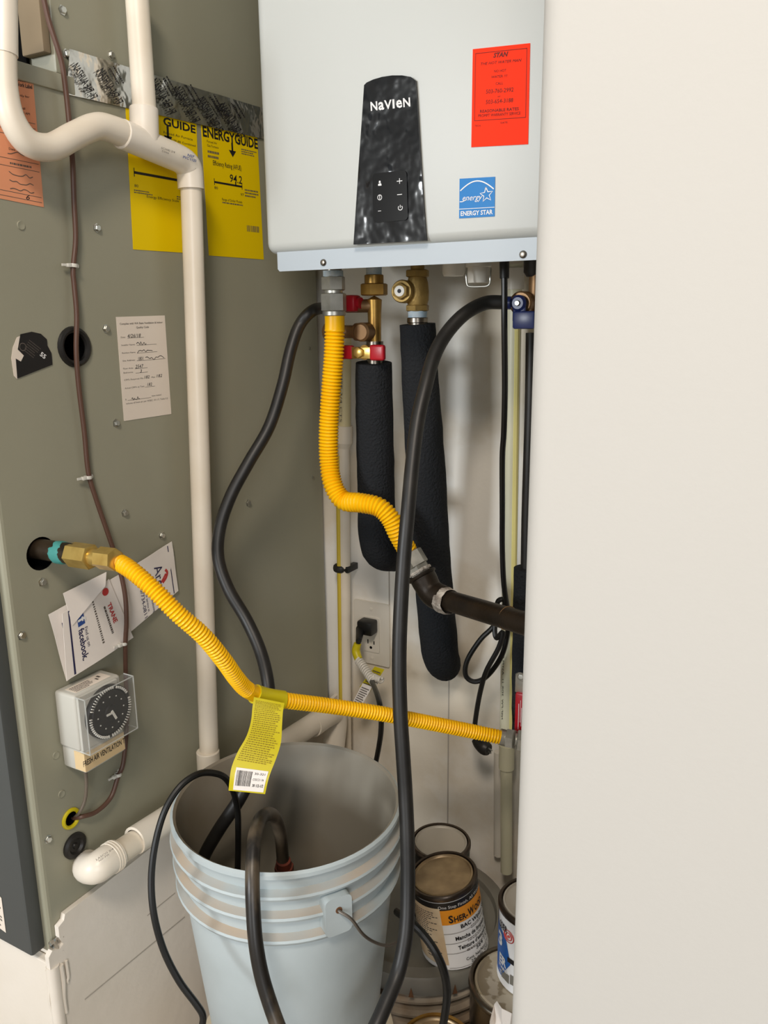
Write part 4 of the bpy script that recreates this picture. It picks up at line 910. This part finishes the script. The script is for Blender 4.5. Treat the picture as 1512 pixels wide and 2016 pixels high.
pc_ = root('heater_power_cord', at(990, 900, Y=1.1), 'thin black power cord under the heater, looped at the iron pipe, plug hanging free', 'cord')
W = [(992, 520, 1.03), (993, 560, 1.028), (993, 640, 1.03), (994, 760, 1.05), (992, 850, 1.07), (989, 900, 1.08), (989, 1000, 1.10), (989, 1080, 1.12), (992, 1150, 1.13), (999, 1200, 1.155), (1000, 1240, 1.165), (988, 1290, 1.165), (960, 1330, 1.16), (935, 1342, 1.155), (917, 1330, 1.15), (920, 1300, 1.15), (945, 1260, 1.155), (970, 1235, 1.16), (985, 1210, 1.165), (994, 1188, 1.165), (989, 1180, 1.16), (980, 1185, 1.158), (978, 1205, 1.158), (974, 1240, 1.15), (978, 1256, 1.145), (990, 1245, 1.14), (982, 1275, 1.14), (958, 1320, 1.14), (946, 1360, 1.15), (937, 1410, 1.16), (935, 1440, 1.165), (941, 1462, 1.165)]
obj('cord', sweep(spline([(*at(x, y, Y=yy), .0042) for x, y, yy in W], 6), 10), M['cord'], pc_)
obj('strain_relief', sweep([(*at(993, 515, Y=1.03), .0065), (*at(993, 548, Y=1.028), .006)], 12), M['rubber'], pc_)
k0 = at(950, 1462, Y=1.165); 
obj('plug_head', join(sweep(spline([(*at(934, 1455, Y=1.165), .006), (*at(942, 1463, Y=1.163), .010), (*at(954, 1472, Y=1.16), .0125), (*at(962, 1476, Y=1.158), .010)], 4), 14)), M['rubber'], pc_)
obj('prong', join(cyl(at(960, 1472, Y=1.158), at(969, 1478, Y=1.156), .0014, 8), cyl(at(958, 1478, Y=1.158), at(967, 1483, Y=1.156), .0014, 8)), M['chrome'], pc_)

# ---------------------------------------------------------------- hoses
BC = Vector((-.580, .766, .688)); BR = .150           # bucket rim centre
lh = [(674, 602, 'Y', 1.10), (640, 606, 'Y', 1.12), (615, 612, 'D', 1.20), (590, 640, 'D', 1.195), (572, 690, 'D', 1.19), (556, 760, 'D', 1.185), (530, 840, 'D', 1.18), (490, 910, 'D', 1.17), (455, 975, 'D', 1.165), (433, 1040, 'D', 1.16), (430, 1100, 'D', 1.155), (450, 1160, 'D', 1.15), (485, 1220, 'D', 1.145), (512, 1280, 'D', 1.13), (527, 1340, 'D', 1.11), (530, 1400, 'D', 1.10), (520, 1460, 'D', 1.09), (497, 1520, 'D', 1.08), (470, 1575, 'D', 1.075), (430, 1635, 'D', 1.085), (400, 1690, 'D', 1.10), (388, 1740, 'D', 1.13)]
tag(obj('drain_hose', tube(lh, .0088, 14), M['rubber']), 'black rubber hose snaking down the furnace side from the red drain handle into the bucket', 'hose')
rh = [(990, 595, 'Y', 1.05), (955, 597, 'D', 1.08), (915, 618, 'D', 1.07), (880, 655, 'D', 1.06), (855, 700, 'D', 1.045), (838, 760, 'D', 1.03), (822, 830, 'D', 1.02), (811, 920, 'D', 1.01), (803, 1010, 'D', 1.0), (795, 1100, 'D', 1.0), (789, 1200, 'D', 1.0), (786, 1300, 'D', 1.0), (788, 1400, 'D', 1.0), (793, 1480, 'D', 1.0), (798, 1560, 'D', 1.0), (802, 1650, 'D', .995), (803, 1740, 'D', .99), (800, 1830, 'D', .98), (785, 1910, 'D', .97), (762, 1970, 'D', .95), (735, 2030, 'D', .93), (700, 2090, 'D', .92)]
tag(obj('drain_hose', tube(rh, .0092, 14), M['rubber']), 'black rubber hose arching from the blue valve and hanging down right of the bucket', 'hose')
lo_ = root('pump_hose', at(520, 1700, D=.9), 'worn black hose looping up out of the bucket and down over its front rim', 'hose')
lp_ = [(558, 1712, 'D', 1.05), (556, 1680, 'D', 1.045), (552, 1640, 'D', 1.03), (541, 1610, 'D', 1.01), (527, 1602, 'D', .985), (512, 1614, 'D', .955), (502, 1645, 'D', .925), (498, 1690, 'D', .905), (497, 1740, 'D', .892), (499, 1800, 'D', .885), (504, 1860, 'D', .88), (515, 1920, 'D', .878), (533, 1980, 'D', .875), (555, 2040, 'D', .87), (575, 2090, 'D', .87)]
obj('hose', tube(lp_, .0082, 14), M['hose_worn'], lo_)
a, b = at(558, 1694, D=1.045), at(560, 1730, D=1.06)
obj('hose_end', join(cyl(a, b, .0095, 16), cyl(at(559, 1705, D=1.052), at(560, 1716, D=1.056), .0125, 8)), mat('rust red fitting', '6b3020', .6, col2='472015', nscale=20), lo_, label='rusty red hose fitting')
tk = [(467, 1790, 'D', 1.10), (468, 1712, 'D', 1.07), (469, 1660, 'D', 1.06), (468, 1600, 'D', 1.045), (460, 1560, 'D', 1.02), (444, 1532, 'D', .995), (420, 1522, 'D', .98), (390, 1524, 'D', .96), (355, 1548, 'D', .945), (325, 1595, 'D', .935), (306, 1660, 'D', .93), (298, 1730, 'D', .925), (303, 1800, 'D', .92), (322, 1870, 'D', .92), (352, 1930, 'D', .92), (385, 1975, 'D', .92), (399, 1998, 'D', .92), (398, 2020, 'D', .92), (390, 2060, 'D', .92)]
tag(obj('thin_cable', tube(tk, .0040, 10), M['cord']), 'thin black cable rising out of the bucket and hanging down its left side', 'cable')
bc_ = [(782, 1795, 'D', 1.14), (805, 1812, 'D', 1.10), (830, 1836, 'D', 1.09), (855, 1870, 'D', 1.08), (873, 1910, 'D', 1.08), (880, 1950, 'D', 1.085), (877, 1990, 'D', 1.09), (868, 2040, 'D', 1.10)]
tag(obj('extension_cord', tube(bc_, .0056, 10), M['cord']), 'black cord running down in front of the orange and white stain can', 'cord')

# ---------------------------------------------------------------- buckets
BZ = .314
bk = root('bucket', (BC.x, BC.y, BZ), 'large open pale blue-grey plastic bucket in front of the furnace with hoses inside', 'bucket')
hB = BC.z - BZ
def rad_at(z): return BR - .020*(BC.z - z)/hB - .006
out = [(BR-.0035, hB-.0005), (BR, hB-.003), (BR, hB-.008), (BR-.004, hB-.010)]
dusty = []
for zr in (.034, .064, .096):
    z = hB - zr; rw = rad_at(BC.z - zr)
    out += [(rw, z + .008)]; dusty.append(len(out)-1)
    out += [(rw+.009, z + .004), (rw+.010, z+.001), (rw+.008, z - .003)]
    if zr < .09: out += [(rw+.001, z - .005)]
z = hB - .104
out += [(rad_at(BC.z-.104), z), (rad_at(BZ)-.012, .006), (rad_at(BZ)-.018, 0), (0, 0)]
V, Fc = lathe(out, (BC.x, BC.y, BZ), (0, 0, 1), 64)
fm = []
for i in range(len(out)-1): fm += [1 if i in dusty else 0]*64
obj('body', (V, [q[::-1] for q in Fc]), M['bucket'], bk, mats=[M['dust']], fmat=fm, sharp=40)
inn = [(BR-.0035, hB-.0005), (BR-.007, hB-.003), (BR-.009, hB-.012), (rad_at(BZ)-.016, .006), (0, .006)]
obj('inner_wall', lathe(inn, (BC.x, BC.y, BZ), (0, 0, 1), 64), M['bucket_in'], bk, label='dirty grey inside of the bucket, warm shade painted in')
# handle boss at the front right and the wire handle
hp_ = at(680, 1802, D=.93); th = math.atan2(hp_.y - BC.y, hp_.x - BC.x); e = Vector((math.cos(th), math.sin(th), 0)); t = Vector((-e.y, e.x, 0)); zb_ = BC.z - .066
Mb = Matrix(((t.x, 0, e.x, BC.x + e.x*(rad_at(zb_)+.004)), (t.y, 0, e.y, BC.y + e.y*(rad_at(zb_)+.004)), (0, 1, 0, zb_), (0, 0, 0, 1)))
boss = [Mb @ Vector((x, y, -.004)) for x, y in rrect(.034, .050, .007, 4)]
obj('handle_boss', slab(boss, e, .016), M['bucket'], bk, sharp=40, label='raised handle boss')
bo = Mb @ Vector((0, .008, .012))
obj('boss_hole', cyl(bo - e*.001, bo + e*.0006, .0042, 14), M['wood'], bk)
db = dep(bo) - .006
hw = [bo - e*.002, bo + e*.003, at(692, 1810, D=db), at(715, 1840, D=db+.008), at(740, 1856, D=db+.03), at(765, 1861, D=db+.06), at(790, 1850, D=db+.12)]
obj('wire_handle', sweep(spline([(*p, .0019) for p in hw], 5), 8), M['wire'], bk)
# tub under it
tag(obj('tub', join(lathe([(0, 0), (.125, 0), (.132, .12), (.138, .122), (.14, .13), (.138, .1385), (.13, .1395), (0, .1395)], (BC.x, BC.y, FLOOR+.001), (0, 0, 1), 48)), M['tub'], sharp=40), 'cream plastic tub standing under the large bucket', 'tub')

B2 = Vector((-.53, 1.055, .33)); r2 = .149
p2 = root('pail', (B2.x, B2.y, FLOOR), 'lidded grey-white ribbed pail behind the large bucket, carrying two paint cans', 'pail')
h2 = B2.z - FLOOR
pr = [(0, 0), (r2-.022, 0), (r2-.02, .004)]
for z in (.03, .055, .08, .105):
    pr += [(r2-.016, z-.004), (r2-.006, z), (r2-.006, z+.004), (r2-.014, z+.007)]
pr += [(r2-.013, h2-.03), (0, h2-.03)]
obj('body', lathe(pr, (B2.x, B2.y, FLOOR+.0005), (0, 0, 1), 56), M['gpail'], p2, sharp=40)
obj('lid', lathe([(r2-.012, h2-.034), (r2, h2-.032), (r2+.002, h2-.004), (r2, h2), (r2-.020, h2+.001), (r2-.023, h2-.008), (0, h2-.008)], (B2.x, B2.y, FLOOR), (0, 0, 1), 56), M['glid'], p2, sharp=40, label='grey lid with raised rim')
zl = B2.z - .0079
nt = []
for k in range(14):
    a = 2*math.pi*k/14 + .15; e_ = Vector((math.cos(a), math.sin(a), 0)); t_2 = Vector((-e_.y, e_.x, 0)); c = B2 + e_*(r2+.0022) + Vector((0, 0, -.033))
    nt.append(slab([c - t_2*.004, c + t_2*.004, c + Vector((0, 0, .017))], e_, .0006))
obj('lid_notches', join(*nt), M['wood'], p2, smooth=False)

# ---------------------------------------------------------------- paint cans
def can(base, r, h, label, m_body, m_lid, m_rim, rot=(0, 0, 0), name='paint_can', group=None):
    t = root(name, base, label, 'can', group, rot=rot)
    obj('body', lathe([(0, 0), (r*.96, 0), (r*1.01, .001), (r*1.01, .003), (r*.985, .005), (r*.985, h-.010), (r, h-.007), (0, h-.007)], (0, 0, 0), (0, 0, 1), 40), m_body, t, sharp=40)
    obj('rim', lathe([(r*.985, h-.010), (r*1.02, h-.008), (r*1.02, h-.002), (r*.99, h), (r*.93, h-.0005), (r*.915, h-.004), (r*.90, h-.006), (r*.86, h-.006)], (0, 0, 0), (0, 0, 1), 44), m_rim, t, sharp=60)
    obj('lid', lathe([(r*.90, h-.006), (r*.885, h-.0015), (r*.84, h-.001), (r*.82, h-.004), (r*.80, h-.0045), (0, h-.0045)], (0, 0, 0), (0, 0, 1), 44), m_lid, t, sharp=60)
    return t
def wrap(r, a0, a1, z0, z1):
    return lambda u, v, off=0.: Vector(((r+off)*math.cos(a0 + (a1-a0)*u), (r+off)*math.sin(a0 + (a1-a0)*u), z0 + (z1-z0)*v))
# rear can
zq = .452
pr_ = at(868, 1654, Z=zq)
ca = can((pr_.x, pr_.y, zl), .049, zq-zl, 'paint can with plain dusty grey lid standing behind the stain can', M['can_black'], M['lid_grey'], M['tin_dk'])
# stain can (leaning)
base = at(896, 1866, Z=zl+.004); r_, h_ = .0525, .132
tilt = R(9)
# lean in the picture plane: rotate about the horizontal view direction
vd = Vector((FW.x, FW.y, 0)).normalized()
rot = (Matrix.Rotation(-tilt, 4, vd) @ Matrix.Rotation(R(1), 4, Vector((RT.x, RT.y, 0)).normalized())).to_euler()
base += Vector((0, 0, .0078))
cs_ = can(base, r_, h_, 'stain can with orange and white label leaning on the pail lid', M['can_white'], M['lid_brown'], M['tin_dk'], rot=rot)
va = math.atan2(CAM.y - base.y, CAM.x - base.x)         # angle toward the camera
rw = r_*.985 + .0003
full = wrap(rw, va - R(100), va + R(120), .006, h_-.011)
obj('black_band', sheet(wrap(rw, va - R(170), va + R(170), h_-.024, h_-.011), .0003, 40, 1), M['can_black'], cs_)
obj('orange_band', sheet(wrap(rw, va - R(30), va + R(150), h_-.050, h_-.024), .0003, 24, 1), M['can_orange'], cs_, label='orange label band')
fw = wrap(rw, va - R(100), va + R(100), 0, h_)
U = lambda deg: (deg + 100)/200
Zv = lambda z: z/h_
lab = obj('lettering', text(fw, [('S', U(4), U(12), Zv(h_-.046), Zv(.0125), 0, .03), ('HER-', U(13), U(38), Zv(h_-.046), Zv(.0095), 0, .03), ('W', U(39), U(53), Zv(h_-.046), Zv(.0125), 0, .03), ('OOD', U(54), U(80), Zv(h_-.046), Zv(.0095), 0, .03), ('BAC Wiping Stain', U(22), U(98), Zv(h_-.060), Zv(.0066), 0, .03), ('Mancha de limpieza BAC', U(10), U(98), Zv(h_-.079), Zv(.0066), 0, .03), ("Teinture d'essuyage BAC", U(12), U(98), Zv(h_-.096), Zv(.0066), 0, .03), ('564 1.x', U(44), U(80), Zv(h_-.109), Zv(.0070), 0, .01), ('Cont. Net/Neto/Cont.', U(22), U(86), Zv(h_-.119), Zv(.0052), 0, .01), ('29.6 FL OZ', U(30), U(76), Zv(h_-.1255), Zv(.0045), 0, .01)], .0009), M['ink'], cs_, smooth=False)
obj('fine_print', join(marks(fw, fine(U(40), U(92), Zv(h_-.068), Zv(h_-.062), 2, .4, seed=51) + fine(U(30), U(92), Zv(h_-.087), Zv(h_-.081), 2, .4, seed=52) + fine(U(26), U(90), Zv(h_-.103), Zv(h_-.098), 2, .4, seed=53), .0009), marks(fw, [(U(-8), Zv(h_-.066), U(40), Zv(h_-.0654)), (U(-8), Zv(h_-.084), U(40), Zv(h_-.0834)), (U(-8), Zv(h_-.102), U(40), Zv(h_-.1014)), (U(-8), Zv(.0035), U(90), Zv(.0042))], .0009, 9)), M['ink_soft'], cs_, smooth=False)
obj('band_lettering', text(fw, [('One Step Finish. All Wood.', U(-10), U(80), Zv(h_-.0205), Zv(.005))], .0009), M['ink_white'], cs_, smooth=False)
fk = wrap(rw+.0007, va - R(84), va - R(8), .010, h_-.020)
o = obj('price_ticket', sheet(fk, .0004, 12, 1), M['receipt'], cs_, label='stained tan paper ticket')
obj('fine_print', marks(fk, fine(.1, .95, .35, .95, 16, .4, .8, seed=61) + fine(.5, .9, .1, .3, 4, .4, .8, seed=62), .0007), M['ink_soft'], o, smooth=False)
# gallon can on the floor at right, blue can on it, small can in front
gz = .36; gp = at(1021, 1930, Z=gz)
cg = can((gp.x, gp.y, FLOOR+.001), .0715, gz-FLOOR-.001, 'large grey paint can with paint-dripped lid under the blue primer can', M['tin'], M['lid_drip'], M['tin'])
obj('paint_drip', box((.03, -.02, gz-FLOOR-.0048), (.034, .004, gz-FLOOR-.0038)), M['ink'], cg, smooth=False)
bz = gz - .004
bb = at(1051, 1915, Z=bz); 
cb = can((bb.x, bb.y, bz), .054, .124, 'blue and white primer can with target mark at the front wall edge', M['can_white'], M['lid_grey'], M['tin_dk'], rot=(R(0), 0, 0))
va = math.atan2(CAM.y - bb.y, CAM.x - bb.x); rw = .054*.985 + .0003
fb = wrap(rw, va - R(100), va + R(100), 0, .124); U = lambda deg: (deg + 100)/200; Zv = lambda z: z/.124
bl = [fb(U(a), Zv(z), .0003) for a, z in ((-95, .012), (-62, .012), (-50, .030), (-38, .045), (-44, .064), (-52, .082), (-70, .086), (-95, .098))]
def wrapped_poly(pts, off, th=.0):
    a0 = min(p[0] for p in pts); a1 = max(p[0] for p in pts); V, Fc = [], []; N = 14
    def span(a):
        zs = []
        for (x0, z0), (x1, z1) in zip(pts, pts[1:] + pts[:1]):
            if (x0 - a)*(x1 - a) <= 0 and x0 != x1: zs.append(z0 + (z1-z0)*(a-x0)/(x1-x0))
        return min(zs), max(zs)
    for i in range(N+1):
        a = a0 + (a1-a0)*(i/N*.998 + .001); lo, hi = span(a); V += [fb(U(a), Zv(lo), off), fb(U(a), Zv(hi), off)]
    return V, [(2*i, 2*i+2, 2*i+3, 2*i+1) for i in range(N)]
obj('blue_label', wrapped_poly([(-100, .012), (-60, .012), (-48, .030), (-38, .046), (-44, .066), (-50, .084), (-70, .090), (-100, .102)], .0004), M['can_blue'], cb, label='blue printed label')
obj('lettering', text(fb, [('3', U(-72), U(-58), Zv(.062), Zv(.020), 0, .04), ('ER', U(-66), U(-46), Zv(.034), Zv(.014), 0, .04), ('STAINS', U(-68), U(-44), Zv(.026), Zv(.005), 0, .03), ('1 QT', U(-66), U(-58), Zv(.016), Zv(.006), 0, .03)], .0009), M['ink_white'], cb, smooth=False)
obj('brand_lettering', text(fb, [('SSER', U(-68), U(-46), Zv(.092), Zv(.010), 0, .03)], .0009), M['ink'], cb, smooth=False)
for rr_ in (.0092, .0056, .0016):
    cc = [(U(-43) + rr_/(rw*math.pi*200/180)*math.cos(a), Zv(.090) + rr_/.124*math.sin(a)) for a in [2*math.pi*k/20 for k in range(21)]]
    obj('target_mark', stroke(fb, cc, .0017, .0009, 1), M['ink_red'], cb, smooth=False)
obj('dark_stripe', marks(fb, [(U(-44), Zv(.048), U(-28), Zv(.056))] , .0009), M['ink'], cb, smooth=False)
obj('photo_print', marks(fb, [(U(-58), Zv(.012), U(-40), Zv(.026)), (U(-38), Zv(.014), U(-22), Zv(.03))], .0007), M['glid'], cb, smooth=False)
sz = .297; sp = at(860, 2054, Z=sz)
can((sp.x, sp.y, FLOOR+.001), .0535, sz-FLOOR-.001, 'small paint can with worn brassy rim standing in front of the lidded pail', M['tin'], M['lid_brown'], M['brass'])
# crumpled paper
cpv = []
def crumple(u, v, off=0.):
    a = at(958 + 85*u, 1990, Y=.835); x = a.x
    z = FLOOR + .001 + (.24 + .022*math.sin(u*5+.5) - .05*max(0, .35-u)*2)*v
    return Vector((x + .012*noise.noise(Vector((u*3, v*4, 1))), .862 + .018*noise.noise(Vector((u*4, v*3, 5))) - .03*(v-.5)*(1 if v > .5 else .2) + off, z + .01*noise.noise(Vector((u*5, v*2, 9)))*v))
tag(obj('crumpled_paper', sheet(crumple, .0006, 9, 12), M['paper'], sharp=15), 'crumpled white paper standing by the large grey paint can', 'paper')
